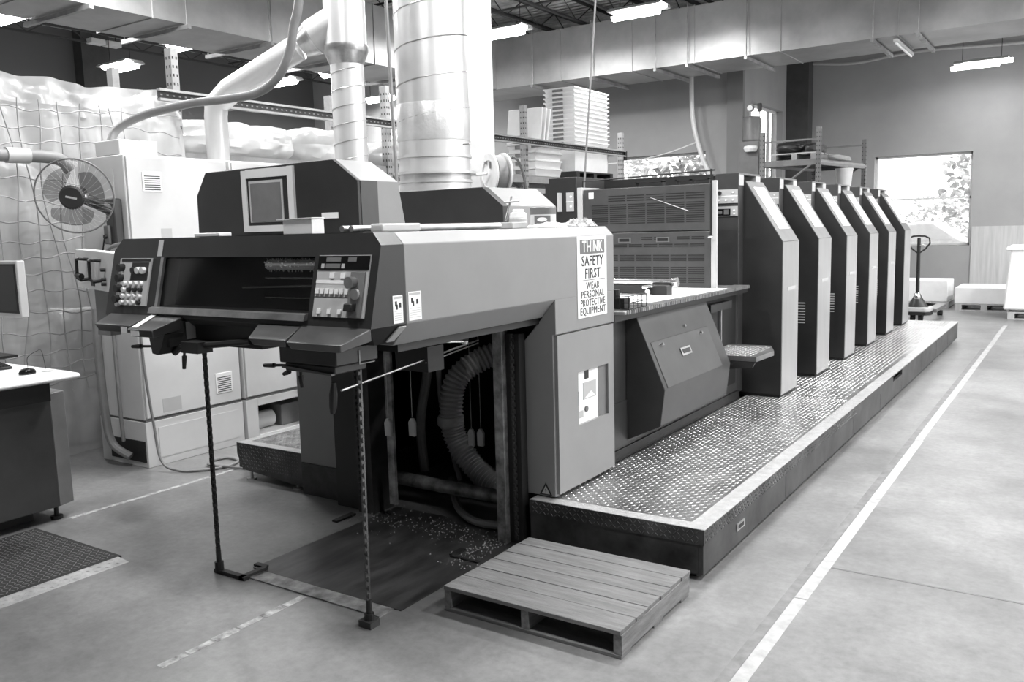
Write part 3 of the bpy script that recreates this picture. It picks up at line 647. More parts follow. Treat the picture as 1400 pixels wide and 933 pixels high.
# hoses and pipes in the pile bay
def spline(pts, n=10):
    P = [Vector(p) for p in pts]; P = [P[0]] + P + [P[-1]]; out = []
    for i in range(1, len(P) - 2):
        for k in range(n):
            t = k / n; a, b, c, d = P[i - 1], P[i], P[i + 1], P[i + 2]
            out.append(.5 * ((2 * b) + (c - a) * t + (2 * a - 5 * b + 4 * c - d) * t * t + (3 * b - a - 3 * c + d) * t ** 3))
    out.append(P[-2]); return out
pth = spline([(-3.10, 4.72, .90), (-3.25, 4.55, .87), (-3.38, 4.40, .74), (-3.40, 4.35, .52), (-3.36, 4.35, .34), (-3.22, 4.35, .18), (-3.02, 4.32, .08), (-2.8, 4.3, .06)], 16)
build(MB().tube(pth, [.082 if i % 2 else .068 for i in range(len(pth))], n=16), 'flex_hose', 'flex_duct', D)
build(MB().lathe([(.085, 0), (.088, .01), (.088, .05), (.085, .06)], Matrix.Translation((-3.405, 4.35, .44)), 16), 'hose_clamp', 'flex_duct', D)
build(MB().tube(spline([(-3.52, 4.3, 1.2), (-3.545, 4.3, .8), (-3.62, 4.3, .45), (-3.60, 4.3, .12)]), .032, n=10), 'air_hose', 'hose_dark', D)
build(MB().tube(spline([(-3.53, 4.42, 1.2), (-3.54, 4.42, .6), (-3.40, 4.42, .05)]), .018, n=8), 'air_hose', 'hose_dark', D)
build(MB().cyl((-3.60, 4.0, .155), (-2.60, 4.0, .145), .042, n=14), 'suction_pipe', 'worn_steel', D)
build(MB().tube(spline([(-3.32, 4.22, .12), (-3.2, 4.1, .05), (-3.04, 3.95, .035), (-2.83, 3.85, .03), (-2.6, 3.9, .03)]), .024, n=8), 'air_hose', 'hose_gray', D)
for x, z, ty in ((-3.325, 0.575, 3.66), (-3.142, 0.595, 3.66), (-2.980, .48, 4.0), (-2.912, .487, 4.0)):
    w = build(MB().cyl((x, ty, z + .06), (x, ty, 1.2), .0018, n=4), 'tag_wire', 'wax_card', D)
    build(MB().prism([(x - .022, z - .05), (x + .022, z - .05), (x + .024, z + .03), (x + .010, z + .055), (x - .010, z + .055), (x - .024, z + .03)], 'y', ty - .01, ty + .01), 'pull_weight', 'wax_card', w, bev=.005)
# screen housing on top
hp = [(-4.04, 1.70), (-4.035, 1.92), (-3.95, 2.04), (-3.0, 2.05), (-2.85, 1.945), (-2.85, 1.70)]
build(MB().prism(hp, 'y', 3.0, 3.02), 'screen_housing_front', 'press_dark', D, bev=.003)
build(MB().loft([(x, 3.02, z) for x, z in hp], [(x, 3.34 - (z - 1.70) * .22, z) for x, z in hp]), 'screen_housing', 'press_gray', D, bev=.003)
build(MB().box(-2.85, -2.847, 3.02, 3.135, 1.70, 1.943), 'housing_side_strip', 'press_charcoal', D)
sf = build(MB().box(-3.648, -3.612, 2.985, 3.0, 1.718, 2.03).box(-3.305, -3.265, 2.985, 3.0, 1.718, 2.036).box(-3.612, -3.305, 2.985, 3.0, 1.99, 2.034).box(-3.612, -3.305, 2.985, 3.0, 1.718, 1.75), 'screen_frame', 'white_paint', D)
build(MB().box(-3.612, -3.305, 2.991, 3.0, 1.75, 1.99), 'screen_bezel', 'press_dark', sf)
build(MB().box(-3.595, -3.345, 2.988, 2.995, 1.765, 1.975), 'screen_border', 'label_gray', sf)
build(MB().box(-3.582, -3.358, 2.986, 2.992, 1.77, 1.962), 'screen_glass', 'press_mid', sf)
build(MB().box(-3.091, -2.981, 2.997, 3.0, 1.772, 1.80), 'white_label', 'paper', D)
hp2 = [(-3.98, 1.70), (-3.95, 1.955), (-3.06, 1.955), (-2.915, 1.838), (-2.915, 1.70)]
build(MB().prism(hp2, 'y', 4.30, 4.36), 'rear_hood_front', 'press_dark', D, bev=.003)
build(MB().prism(hp2, 'y', 4.36, 4.92), 'rear_hood', 'press_gray', D, bev=.003)

# ------------------------------------------------------------ press: transfer deck section with louvred guard
T = thing('coating_unit', 'dark low press section with tread-edged deck, slanted access hood and tall louvred guards', 'printing press', (-3.2, 5.6, 0))
build(MB().box(-4.05, -2.36, 5.03, 6.86, .0, 1.14), 'side_body', 'press_charcoal', T, bev=.004)
build(MB().box(-2.40, -2.36, 4.495, 5.03, .0, 1.14), 'side_skin', 'press_charcoal', T)
build(MB().box(-2.40, -2.34, 4.5, 6.86, .262, .33), 'kick_strip', 'black', T)
build(MB().box(-2.36, -2.352, 4.5, 6.6, .33, .62), 'lower_panel', 'press_charcoal', T)
build(MB().box(-4.05, -2.28, 4.495, 6.86, 1.14, 1.185), 'deck', 'press_dark', T)
build(MB().box(-4.05, -2.215, 4.495, 6.72, 1.185, 1.205), 'deck_plate', 'worn_steel', T, bev=.004)
mb = MB()
for k in range(78):
    y = 4.53 + k * .028; mb.box(-2.335, -2.21, y, y + .012, 1.205, 1.210); mb.box(-2.215, -2.209, y, y + .012, 1.186, 1.207)
o = build(mb, 'tread_edge', 'steel', T, smooth=False); o['kind'] = 'stuff'
build(MB().box(-4.3, -2.40, 6.87, 13.28, 0, .26), 'machine_bed', 'press_dark', T)
# slanted hood with door
hd = [(-2.36, 1.14), (-2.285, 1.14), (-2.10, .70), (-2.13, .47), (-2.36, .36)]
build(MB().prism(hd, 'y', 4.80, 5.96), 'access_hood', 'press_charcoal', T, bev=.004)
def slant(y0, y1, t0, t1, d0, d1):   # plate on the slanted face; t runs from the top edge down
    a, b = Vector((-2.285, 1.14)), Vector((-2.10, .70)); nv = Vector((.44, .185)).normalized()
    p, q = a.lerp(b, t0), a.lerp(b, t1); mb = MB()
    return mb.loft([(p.x + nv.x * d, yy, p.y + nv.y * d) for yy, d in ((y0, d0), (y1, d0), (y1, d1), (y0, d1))], [(q.x + nv.x * d, yy, q.y + nv.y * d) for yy, d in ((y0, d0), (y1, d0), (y1, d1), (y0, d1))])
build(slant(4.845, 5.80, .36, .365, -.001, .0015), 'door_gap', 'black', T)
build(slant(4.845, 4.85, .36, .99, -.001, .0015), 'door_gap', 'black', T)
hdr = build(slant(4.853, 5.80, .368, .985, 0, .002), 'hood_door', 'press_charcoal', T)
build(slant(5.22, 5.38, .55, .66, .004, .009), 'latch_plate', 'steel', hdr); build(slant(5.24, 5.36, .575, .635, .008, .011), 'latch_recess', 'black', hdr)
nv = Vector((.44, 0, .185)).normalized()
for y in (4.98, 5.64):
    c = Vector((-2.285, y, 1.14)).lerp(Vector((-2.10, y, .70)), .43); build(MB().cyl(c, c + nv * .02, .014, .010, n=12), 'door_bolt', 'chrome', hdr)
c = Vector((-2.235, 5.43, 1.02)); build(MB().cyl(c, c + nv * .012, .010, n=10), 'screw', 'chrome', T)
# open bay beside the hood
build(MB().box(-2.362, -2.355, 6.05, 6.80, .40, 1.12), 'dark_bay', 'black', T)
build(MB().cyl((-2.34, 6.42, .66), (-2.34, 6.42, 1.06), .008, n=8), 'bay_rod', 'steel', T)
build(MB().box(-2.36, -2.30, 6.1, 6.55, 1.04, 1.10), 'bay_bracket', 'press_dark', T)
# louvred guards
GY = 6.30
build(MB().box(-3.47, -2.38, GY, GY + .04, 1.205, 1.645).box(-3.47, -2.38, GY, GY + .04, 1.653, 2.0).box(-3.45, -2.40, GY + .03, GY + .06, 1.2, 2.0), 'louvred_guard', 'guard_paint', T, bev=.004)
def slots(rows, x0, x1, gaps, z0, dz):
    n = 0
    for r in range(rows):
        seg = (x1 - x0) / gaps
        for g in range(gaps):
            mbs.box(x0 + g * seg + .008, x0 + (g + 1) * seg - .008, GY - .0015, GY + .003, z0 + r * dz, z0 + r * dz + .007)
mbs = MB(); slots(3, -3.25, -2.42, 5, 1.895, .019); slots(10, -3.40, -2.42, 6, 1.715, .0165)
o = build(mbs, 'louvre_slots', 'black', T, smooth=False); o['kind'] = 'stuff'
mbs = MB(); slots(2, -2.66, -2.42, 2, 1.585, .015); slots(2, -2.96, -2.74, 2, 1.585, .015); slots(2, -3.2, -2.42, 6, 1.53, .014); slots(4, -3.3, -2.42, 6, 1.42, .013); slots(8, -3.3, -2.42, 6, 1.25, .0165)
o = build(mbs, 'louvre_slots', 'black', T, smooth=False); o['kind'] = 'stuff'
for x in (-3.10, -2.77):
    q = build(MB().box(x - .055, x + .055, GY - .005, GY + .002, 1.565, 1.605), 'pull_frame', 'press_mid', T); build(MB().box(x - .045, x + .045, GY - .0065, GY - .004, 1.573, 1.597), 'pull_recess', 'black', q)
build(MB().box(-3.42, -3.375, GY - .003, GY + .001, 1.925, 1.975), 'white_label', 'paper', T)
build(MB().box(-2.378, -2.335, GY, GY + .03, 1.205, 2.02), 'guard_post', 'press_light', T, bev=.003)
build(MB().box(-3.53, -3.48, GY, GY + .3, 1.205, 2.02), 'guard_post', 'press_light', T, bev=.003)
build(MB().box(-3.80, -3.535, GY, GY + .5, 1.205, 2.11), 'control_tower', 'press_dark', T, bev=.004)
q = build(MB().box(-3.63, -3.56, GY - .006, GY, 1.83, 1.985), 'button_panel', 'label_gray', T)
build(MB().box(-3.63, -3.56, GY - .008, GY - .005, 1.905, 1.912), 'panel_line', 'white_plastic', q)
for z in (1.95, 1.87): build(MB().cyl((-3.585, GY - .015, z), (-3.585, GY, z), .009, n=10), 'push_button', 'white_plastic', q)
build(MB().box(-3.69, -3.675, GY - .05, GY, 1.83, 1.985), 'panel_cover', 'press_light', T)
# top rail with latch rod and odds beside the guards
build(MB().tube([(-3.50, GY + .05, 2.0), (-3.50, GY + .05, 2.07), (-2.37, GY + .05, 2.10), (-2.37, GY - .02, 2.10), (-2.37, GY - .02, 1.60)], .008, n=6), 'guard_rail', 'black', T)
build(MB().cyl((-2.39, GY - .02, 1.60), (-2.355, GY - .02, 1.605), .012, n=10), 'rail_catch', 'chrome', T)
build(MB().cyl((-2.86, GY - .025, 1.912), (-2.55, GY - .02, 1.80), .0022, n=5), 'stay_rod', 'strut_metal', T)
for x0, x1 in ((-3.1, -2.86), (-2.75, -2.62), (-2.62, -2.47)):
    build(MB().box(x0, x0 + .012, GY + .2, GY + .26, 1.99, 2.05).box(x1 - .012, x1, GY + .2, GY + .26, 1.99, 2.05).box(x0, x1, GY + .2, GY + .26, 2.04, 2.055), 'handle', 'press_dark', T)
build(MB().box(-4.05, -2.6, GY + .3, 6.86, 1.2, 1.98), 'upper_body', 'press_dark', T)
# chrome bar assembly on the deck
b_ = build(MB().cyl((-3.3, 5.62, 1.30), (-2.37, 5.62, 1.305), .022, n=14), 'transfer_bar', 'chrome', T)
build(MB().box(-3.3, -2.46, 5.60, 5.66, 1.215, 1.28), 'bar_carriage', 'press_dark', T)
build(MB().box(-2.55, -2.40, 5.52, 5.62, 1.207, 1.285), 'end_bearing', 'black', T, bev=.006)
build(MB().cyl((-2.40, 5.62, 1.30), (-2.36, 5.62, 1.305), .032, n=14), 'end_cap', 'chrome', T)
build(MB().cyl((-2.53, 5.52, 1.24), (-2.53, 5.49, 1.24), .02, n=12), 'adjuster_wheel', 'chrome', T)
build(MB().cyl((-2.58, 5.52, 1.27), (-2.5, 5.52, 1.28), .012, n=8), 'clamp_lever', 'chrome', T)
build(MB().cyl((-3.3, 5.50, 1.215), (-2.5, 5.50, 1.218), .008, n=8), 'tie_rod', 'chrome', T)
tag(build(MB().prism([(-3.45, 4.9), (-2.30, 5.0), (-2.235, 6.26), (-3.45, 6.26)], 'z', 1.2105, 1.214), 'paper_sheet', 'paper', loc=(-2.8, 5.6, 1.2105)), 'large white sheet lying on the tread-edged press deck', 'paper')
# small wire basket at the near end of the deck
t = thing('wire_basket', 'small dark wire basket of fittings on the deck beside the gray leg', 'basket', (-2.30, 4.68, 1.211))
mb = MB()
for z in (1.213, 1.25, 1.29): mb.tube([(-2.40, 4.56, z), (-2.22, 4.56, z), (-2.22, 4.80, z), (-2.40, 4.80, z)], .003, n=5, closed=True)
for x, y in [(-2.40 + .06 * i, 4.56) for i in range(4)] + [(-2.22, 4.56 + .06 * i) for i in range(5)]: mb.cyl((x, y, 1.213), (x, y, 1.292), .0025, n=5)
build(mb, 'wire_frame', 'black', t)
build(MB().box(-2.39, -2.26, 4.58, 4.66, 1.214, 1.275).cyl((-2.33, 4.6, 1.27), (-2.33, 4.6, 1.325), .03, n=10), 'fittings', 'black', t)
# folding step hung on the side
st = thing('side_step', 'small tread-plate step bracket jutting from the dark press side', 'step', (-2.15, 6.45, .74))
build(MB().prism([(-2.335, 6.05), (-1.94, 6.05), (-1.92, 6.40), (-2.02, 6.66), (-2.335, 6.66)], 'z', .705, .74), 'step_plate', 'tread_steel', st)
mb = lugs(-2.35, -1.98, 6.07, 6.60, .03, lambda u, v, w: (u, v, .74 + w)); o = build(mb, 'tread_lugs', 'lug_steel', st, smooth=False); o['kind'] = 'stuff'
build(MB().prism([(-2.335, .70), (-1.95, .70), (-1.97, .66), (-2.335, .62)], 'y', 6.05, 6.07), 'bracket', 'press_dark', st)
for x in (-2.27, -2.12): build(MB().cyl((x, 6.045, .68), (x, 6.052, .68), .008, n=8), 'bolt', 'chrome', st)

# ------------------------------------------------------------ six printing units
ORD = ['first', 'second', 'third', 'fourth', 'fifth', 'sixth']
U = thing('printing_unit', 'dark printing tower with bright end panel and slanted white window, first after the louvred guards', 'printing press', (-3.2, 7.2, .26), 'printing towers in a row')
build(MB().box(-4.3, -2.44, 7.0, 7.72, .262, 2.02), 'unit_body', 'press_dark', U)
wedge = [(-2.392, .285), (-2.042, .285), (-2.042, 1.54), (-2.352, 2.035), (-2.392, 2.035)]
build(MB().prism(wedge, 'y', 7.0, 7.455), 'guard_housing', 'press_dark', U, bev=.003)
build(MB().box(-2.40, -2.05, 7.01, 7.45, .264, .285), 'plinth', 'black', U)
ep = build(MB().box(-2.042, -2.036, 7.004, 7.452, .287, 1.538), 'end_panel', 'tower_face', U)
build(MB().box(-2.036, -2.034, 7.13, 7.36, 1.135, 1.165), 'maker_plate', 'label_gray', ep)
nn = Vector((.495, .31)).normalized()
def wq(y0, y1, t0, t1, d0, d1):
    a, b = Vector((-2.352, 2.035)), Vector((-2.042, 1.54)); p, q = a.lerp(b, t0), a.lerp(b, t1)
    return MB().loft([(p.x + nn.x * d, yy, p.y + nn.y * d) for yy, d in ((y0, d0), (y1, d0), (y1, d1), (y0, d1))], [(q.x + nn.x * d, yy, q.y + nn.y * d) for yy, d in ((y0, d0), (y1, d0), (y1, d1), (y0, d1))])
build(wq(7.004, 7.452, 0, 1, 0, .003), 'slant_panel', 'press_mid', U)
build(wq(7.11, 7.385, .10, .80, .003, .006), 'white_window', 'paper', U)
build(MB().box(-2.56, -2.365, 6.88, 7.0, .30, 2.10), 'control_column', 'press_charcoal', U, bev=.003)
for (y0, y1, m) in ((6.88, 6.985, 'press_light'), (7.30, 7.41, 'press_light')):
    build(MB().box(-2.46, -2.36, y0 + .002, y1, 2.0, 2.085), 'frame_post', m, U)
build(MB().box(-2.56, -2.363, 7.0, 7.30, 2.0, 2.03).box(-2.58, -2.363, 6.885, 7.41, 2.085, 2.10), 'frame_cap', 'press_mid', U)
build(MB().box(-4.2, -2.56, 6.9, 7.0, 1.85, 2.10), 'cross_beam', 'press_dark', U)
q = build(MB().box(-2.553, -2.372, 6.874, 6.88, 1.86, 1.97), 'button_panel', 'label_gray', U)
build(MB().box(-2.553, -2.372, 6.873, 6.876, 1.912, 1.920), 'panel_line', 'white_plastic', q)
for x, z in ((-2.41, 1.945), (-2.53, 1.885), (-2.47, 1.885), (-2.41, 1.885)): build(MB().cyl((x, 6.868, z), (x, 6.876, z), .008, n=8), 'push_button', 'white_plastic', q)
build(MB().cyl((-2.52, 6.855, 1.943), (-2.52, 6.876, 1.943), .016, n=12), 'stop_button', 'press_dark', q)
q = build(MB().box(-2.553, -2.372, 6.874, 6.88, 1.755, 1.835), 'counter_panel', 'label_gray', U)
build(MB().box(-2.548, -2.43, 6.872, 6.876, 1.76, 1.815), 'counter_display', 'black_gloss', q)
build(MB().box(-2.545, -2.50, 6.8715, 6.873, 1.775, 1.80).box(-2.485, -2.445, 6.8715, 6.873, 1.77, 1.81), 'digits', 'press_mid', q)
for z in (1.775, 1.80): build(MB().cyl((-2.40, 6.868, z), (-2.40, 6.876, z), .009, n=8), 'push_button', 'white_plastic', q)
proto_children = list(U.children)
units = [U]
for k in range(1, 6):
    c = copy_tree(U); c.location = (-3.2, 7.2 + 1.108 * k, .26); units.append(c)
    c['label'] = 'dark printing tower with bright end panel and slanted white window, %s after the louvred guards' % ORD[k]
    L = c.location
    v = MB()
    for r in range(8): v.box(-2.235, -2.15, L.y - .202, L.y - .198, .76 + r * .026, .770 + r * .026)
    o = build(v, 'vent_slots', 'label_gray', c, smooth=False); o['kind'] = 'stuff'

# ------------------------------------------------------------ tread-plate platforms
PF = thing('footboard_platform', 'long raised tread-plate footboard with bright edge beside the press towers', 'platform', (-1.9, 8.5, 0))
px0, px1, py0, py1, pz = -2.42, -1.445, 3.75, 13.3, .26
seams = [py0, 4.49, 6.05, 8.55, 11.0, py1]
for a, b in zip(seams[:-1], seams[1:]):
    build(MB().box(px0 if a < 4 else -2.335, px1, a + .002, b - .002, pz - .012, pz), 'tread_sheet', 'tread_steel', PF)
near = lugs(-2.33, px1 - .10, py0 + .10, 7.2, .030, lambda u, v, w: (u, v, pz + w), L=.026, W=.009)
o = build(near, 'tread_lugs', 'lug_steel', PF, smooth=False); o['kind'] = 'stuff'
far = lugs(-2.33, px1 - .10, 7.2, py1 - .05, .040, lambda u, v, w: (u, v, pz + w), L=.034, W=.012)
o = build(far, 'tread_lugs', 'lug_steel', PF, smooth=False); o['kind'] = 'stuff'
build(MB().box(px1 - .09, px1 + .004, py0, py1, pz, pz + .003), 'edge_strip', 'trim_aluminum', PF)
build(MB().box(px0, px1 - .09, py0, py0 + .08, pz, pz + .003), 'edge_strip', 'trim_aluminum', PF)
build(MB().box(px1 - .01, px1 + .002, py0, 8.5, pz - .075, pz), 'tread_skirt', 'skirt_steel', PF)
build(MB().box(px0, px1, py0 - .002, py0 + .01, pz - .075, pz), 'tread_skirt', 'skirt_steel', PF)
o = build(lugs(py0 + .01, 7.0, pz - .072, pz - .002, .023, lambda u, v, w: (px1 + .002 + w, u, v), L=.024, W=.006), 'skirt_lugs', 'lug_dark', PF, smooth=False); o['kind'] = 'stuff'
o = build(lugs(px0 + .01, px1 - .005, pz - .072, pz - .002, .023, lambda u, v, w: (u, py0 - .002 - w, v), L=.026, W=.006), 'skirt_lugs', 'lug_dark', PF, smooth=False); o['kind'] = 'stuff'
pan = [py0, 5.1, 6.9, 7.95, 9.0, 10.2, 11.3, 12.3, py1]
for i, (a, b) in enumerate(zip(pan[:-1], pan[1:])):
    build(MB().box(px1 - .03, px1 - .004, a + .004, b - .004, .035, pz - .07 if a < 8 else pz - .004), 'skirt_panel', 'skirt_steel', PF)
build(MB().box(px0, px1 - .031, py0 + .004, py0 + .03, .035, pz - .07), 'skirt_panel', 'skirt_steel', PF)
build(MB().box(-2.33, px1 - .06, py0 + .06, py1 - .02, 0, pz - .012), 'subframe', 'black', PF)
q = build(MB().box(px1 - .006, px1 + .001, 4.22, 4.34, .105, .145), 'pull_plate', 'steel', PF); build(MB().box(px1 - .004, px1 + .003, 4.24, 4.32, .115, .135), 'pull_recess', 'black', q)
for y in (5.3, 7.1, 9.1, 11.2, 13.0): build(MB().cyl((px1 - .05, y, 0), (px1 - .05, y, .04), .02, n=10), 'leveling_foot', 'black', PF)
PL = thing('side_platform', 'short tread-plate footboard behind the delivery leg near the white cabinets', 'platform', (-4.6, 5.0, 0))
build(MB().box(-4.92, -4.27, 3.84, 5.6, .245, .26), 'tread_sheet', 'worn_steel', PL)
build(MB().box(-4.92, -4.85, 3.84, 5.6, .26, .263).box(-4.85, -4.27, 3.84, 3.91, .26, .263), 'edge_strip', 'trim_aluminum', PL)
o = build(lugs(-4.84, -4.28, 3.92, 5.6, .03, lambda u, v, w: (u, v, .26 + w)), 'tread_lugs', 'tread_steel', PL, smooth=False); o['kind'] = 'stuff'
build(MB().prism([(-4.92, .26), (-4.27, .26), (-4.27, .03), (-4.87, .075), (-4.92, .18)], 'y', 3.838, 3.85), 'tread_skirt', 'skirt_steel', PL)
o = build(lugs(-4.90, -4.28, .085, .255, .024, lambda u, v, w: (u, 3.838 - w, v), L=.024, W=.006), 'skirt_lugs', 'lug_dark', PL, smooth=False); o['kind'] = 'stuff'
build(MB().box(-4.92, -4.90, 3.85, 5.6, .08, .26), 'side_skirt', 'skirt_steel', PL)
for x, y in ((-4.82, 3.87), (-4.35, 3.87), (-4.82, 5.4)): build(MB().cyl((x, y, 0), (x, y, .012), .035, n=12).cyl((x, y, .01), (x, y, .24), .012, n=8), 'leveling_foot', 'steel', PL)

# ------------------------------------------------------------ pallet, floor plate, tape, mat
W_ = thing('wooden_pallet', 'worn wooden pallet used as a step before the footboard', 'pallet', (-1.89, 3.24, 0))
px = (-2.335, -1.45); ws = [.145, .13, .135, .13, .14, .0]; y = 2.885
for i, w in enumerate((.142, .115, .118, .105, .12, .10)):
    build(MB().box(px[0] + random.uniform(0, .006), px[1] - random.uniform(0, .006), y, y + w - .001 * (1 + (i % 3)), .100, .118 + random.uniform(-.001, .001)), 'deck_board', 'pallet_wood', W_, bev=.002); y += w + .003
for x0, x1 in ((-2.335, -2.297), (-1.925, -1.887), (-1.488, -1.45)):
    build(MB().box(x0, x1, 2.89, 3.585, .016, .100), 'stringer', 'pallet_wood_side', W_, bev=.002)
for y0 in (2.888, 3.2, 3.49): build(MB().box(px[0] + .002, px[1] - .002, y0, y0 + .09, 0, .016), 'bottom_board', 'pallet_wood', W_, bev=.002)
fp = thing('floor_plate', 'dark scuffed steel plate on the floor below the delivery console', 'plate', (-3.05, 3.2, 0))
build(MB().box(-3.50, -2.50, 2.78, 3.9, 0, .004), 'plate', 'scuffed_plate', fp)
build(MB().box(-3.47, -2.54, 2.68, 2.775, 0, .006), 'border_strip', 'worn_steel', fp)
for (x0, x1, y0, y1) in ((-3.52, -3.44, 2.80, 2.83), (-2.70, -2.52, 3.40, 3.42), (-2.72, -2.68, 3.42, 3.52), (-3.66, -3.62, 3.5, 3.66)): build(MB().box(x0, x1, y0, y1, .0, .012), 'stop_bar', 'black', fp)
mbd = MB(); rn = random.Random(11)
for k in range(500):
    x, y = rn.uniform(-3.75, -2.55), 3.72 + rn.gauss(0, .10); s = rn.uniform(.0015, .0045)
    if rn.random() < .25: x, y = rn.gauss(-2.62, .06), rn.uniform(3.3, 3.75)
    mbd.add([(x - s, y - s, .004), (x + s, y - s, .004), (x + s, y + s, .004), (x - s, y + s, .004), (x, y, .004 + s * 1.3)], [(0, 1, 4), (1, 2, 4), (2, 3, 4), (3, 0, 4)])
o = tag(build(mbd, 'paper_debris', 'crumbs', loc=(-3.1, 3.7, .004), smooth=False), 'paper dust and crumbs strewn along the pile bay floor', 'debris'); o['kind'] = 'stuff'
tp = thing('floor_tape', 'pale aisle tape with a gray strip along the floor beside the footboard', 'tape', (-1.03, 8, 0))
for k in range(9):
    y = 0.5 + k * 1.65; j = random.uniform(-.006, .006)
    build(MB().box(-1.035 + j, -.978 + j, y, y + 1.655, 0, .0014), 'tape_strip', 'tape_light', tp)
build(MB().box(-1.083, -1.036, .5, 12.5, 0, .001), 'tape_strip', 'tape_gray', tp)
mt = thing('tread_mat', 'dark diamond-tread floor mat with pale edge before the operator desk', 'mat', (-4.7, 1.6, 0))
build(MB().box(-5.12, -4.25, .2, 2.52, 0, .010), 'mat_sheet', 'rubber', mt)
o = build(lugs(-5.11, -4.26, 1.1, 2.51, .026, lambda u, v, w: (u, v, .010 + w), L=.026, W=.008), 'tread_lugs', 'press_mid', mt, smooth=False); o['kind'] = 'stuff'
build(MB().prism([(-4.25, 0), (-4.25, .011), (-4.235, .011), (-4.15, .001), (-4.15, 0)], 'y', .2, 2.50), 'beveled_edge', 'tape_light', mt)
mb = MB()
for k in range(44):
    y = 1.2 + k * .029
    for j, x in enumerate((-4.235, -4.205, -4.175)):
        z = .0105 - (x + 4.235) * .11; s = .012 * (1 if (k + j) % 2 else -1)
        mb.add([(x - .012, y - s, z), (x + .012, y + s, z - .002), (x + .012, y + s + .007, z - .002), (x - .012, y - s + .007, z), (x, y + .003, z + .004)], [(0, 1, 4), (1, 2, 4), (2, 3, 4), (3, 0, 4)])
o = build(mb, 'edge_lugs', 'tape_light', mt, smooth=False); o['kind'] = 'stuff'

# ------------------------------------------------------------ things lying on the press
Zt = 1.701
def cbox(x0, x1, y0, y1, z0, z1, name, m, label, cat, bev=.003): return tag(build(MB().box(x0, x1, y0, y1, z0, z1), name, m, loc=((x0 + x1) / 2, (y0 + y1) / 2, z0), bev=bev), label, cat)
b = thing('paper_box', 'small white open box standing before the screen on the console top', 'box', (-2.75, 2.58, Zt))
build(MB().box(-2.865, -2.69, 2.55, 2.62, Zt, Zt + .060), 'carton', 'paper', b, bev=.002)
build(MB().prism([(-2.90, Zt + .061), (-2.685, Zt + .064), (-2.685, Zt + .068), (-2.90, Zt + .064)], 'y', 2.545, 2.62), 'lid_flap', 'paper', b)
cbox(-3.47, -3.29, 2.55, 2.62, Zt, Zt + .016, 'white_tray', 'white_plastic', 'thin white tray on the console top before the screen housing', 'tray')
for i in range(2): tag(build(MB().cyl((-2.50 + i * .032, 2.53 + i * .02, Zt + .016), (-2.50 + i * .032, 2.86 + i * .02, Zt + .016), .013, n=12), 'metal_tube', 'steel', loc=(-2.5, 2.8, Zt)), 'short steel tube lying on the console top beside the wrapped block', 'tube', 'steel tubes on the console')
wb = MB().box(-2.44, -2.375, 2.63, 2.88, Zt, Zt + .034)
tag(build(wb, 'wrapped_block', 'wrap_film', loc=(-2.41, 2.76, Zt), bev=.008), 'brick-shaped plastic-wrapped block on the console top', 'block')
tag(build(MB().cyl((-2.44, 2.93, Zt + .016), (-2.43, 3.55, Zt + .016), .014, n=12), 'steel_rod', 'steel', loc=(-2.43, 3.2, Zt)), 'long thin steel rod lying along the beam top', 'rod')
can = thing('ink_can', 'round gray-lidded ink can with printed label on the beam top', 'can', (-2.55, 4.16, Zt))
M = Matrix.Translation((-2.55, 4.16, Zt)) @ Matrix.Diagonal((.82, .82, 1.05, 1))
build(MB().lathe([(.085, 0), (.088, .004), (.088, .075), (.085, .078)], M, 28), 'can_body', 'white_paint', can)
build(MB().lathe([(.089, .07), (.090, .105), (.086, .108), (.001, .109)], M, 28), 'can_lid', 'press_mid', can)
lb = MB(); k0 = -1.75
for k in range(12):
    a, b2 = k0 + k * .11, k0 + (k + 1) * .11
    lb.add([(-2.55 + .0728 * math.cos(a), 4.16 + .0728 * math.sin(a), Zt + .008), (-2.55 + .0728 * math.cos(b2), 4.16 + .0728 * math.sin(b2), Zt + .008), (-2.55 + .0728 * math.cos(b2), 4.16 + .0728 * math.sin(b2), Zt + .066), (-2.55 + .0728 * math.cos(a), 4.16 + .0728 * math.sin(a), Zt + .066)], [(0, 1, 2, 3)])
lab = build(lb, 'can_label', 'press_mid', can)
cdir = Vector((math.cos(-1.1), math.sin(-1.1), 0)); sd = Vector((-cdir.y, cdir.x, 0)); cc = Vector((-2.55, 4.16, Zt + .045)) + cdir * .0745
build(MB().add([cc + sd * (.028 * math.cos(a)) + Vector((0, 0, .012 * math.sin(a))) for a in [k * pi / 8 for k in range(16)]], [tuple(range(16))]), 'label_emblem', 'white_plastic', lab)
bt = thing('squeeze_bottle', 'small clear jar with white cap and brush beside the ink can', 'bottle', (-2.56, 3.92, Zt))
build(MB().lathe([(.045, 0), (.05, .006), (.05, .05), (.042, .06)], Matrix.Translation((-2.56, 3.92, Zt)), 18), 'jar', 'label_gray', bt)
build(MB().lathe([(.045, .055), (.047, .058), (.043, .082), (.03, .086), (.03, .10), (.026, .102)], Matrix.Translation((-2.56, 3.92, Zt)), 18), 'cap', 'white_plastic', bt)
build(MB().cyl((-2.60, 3.86, Zt + .04), (-2.58, 3.89, Zt + .17), .006, n=8).cyl((-2.61, 3.87, Zt + .14), (-2.54, 3.90, Zt + .145), .006, n=8), 'dispensing_lever', 'steel', bt)
cbox(-2.56, -2.44, 3.68, 3.82, Zt, Zt + .032, 'paperback_book', 'cardboard', 'worn pale book lying on the beam top beside the clear jar', 'book', .004)
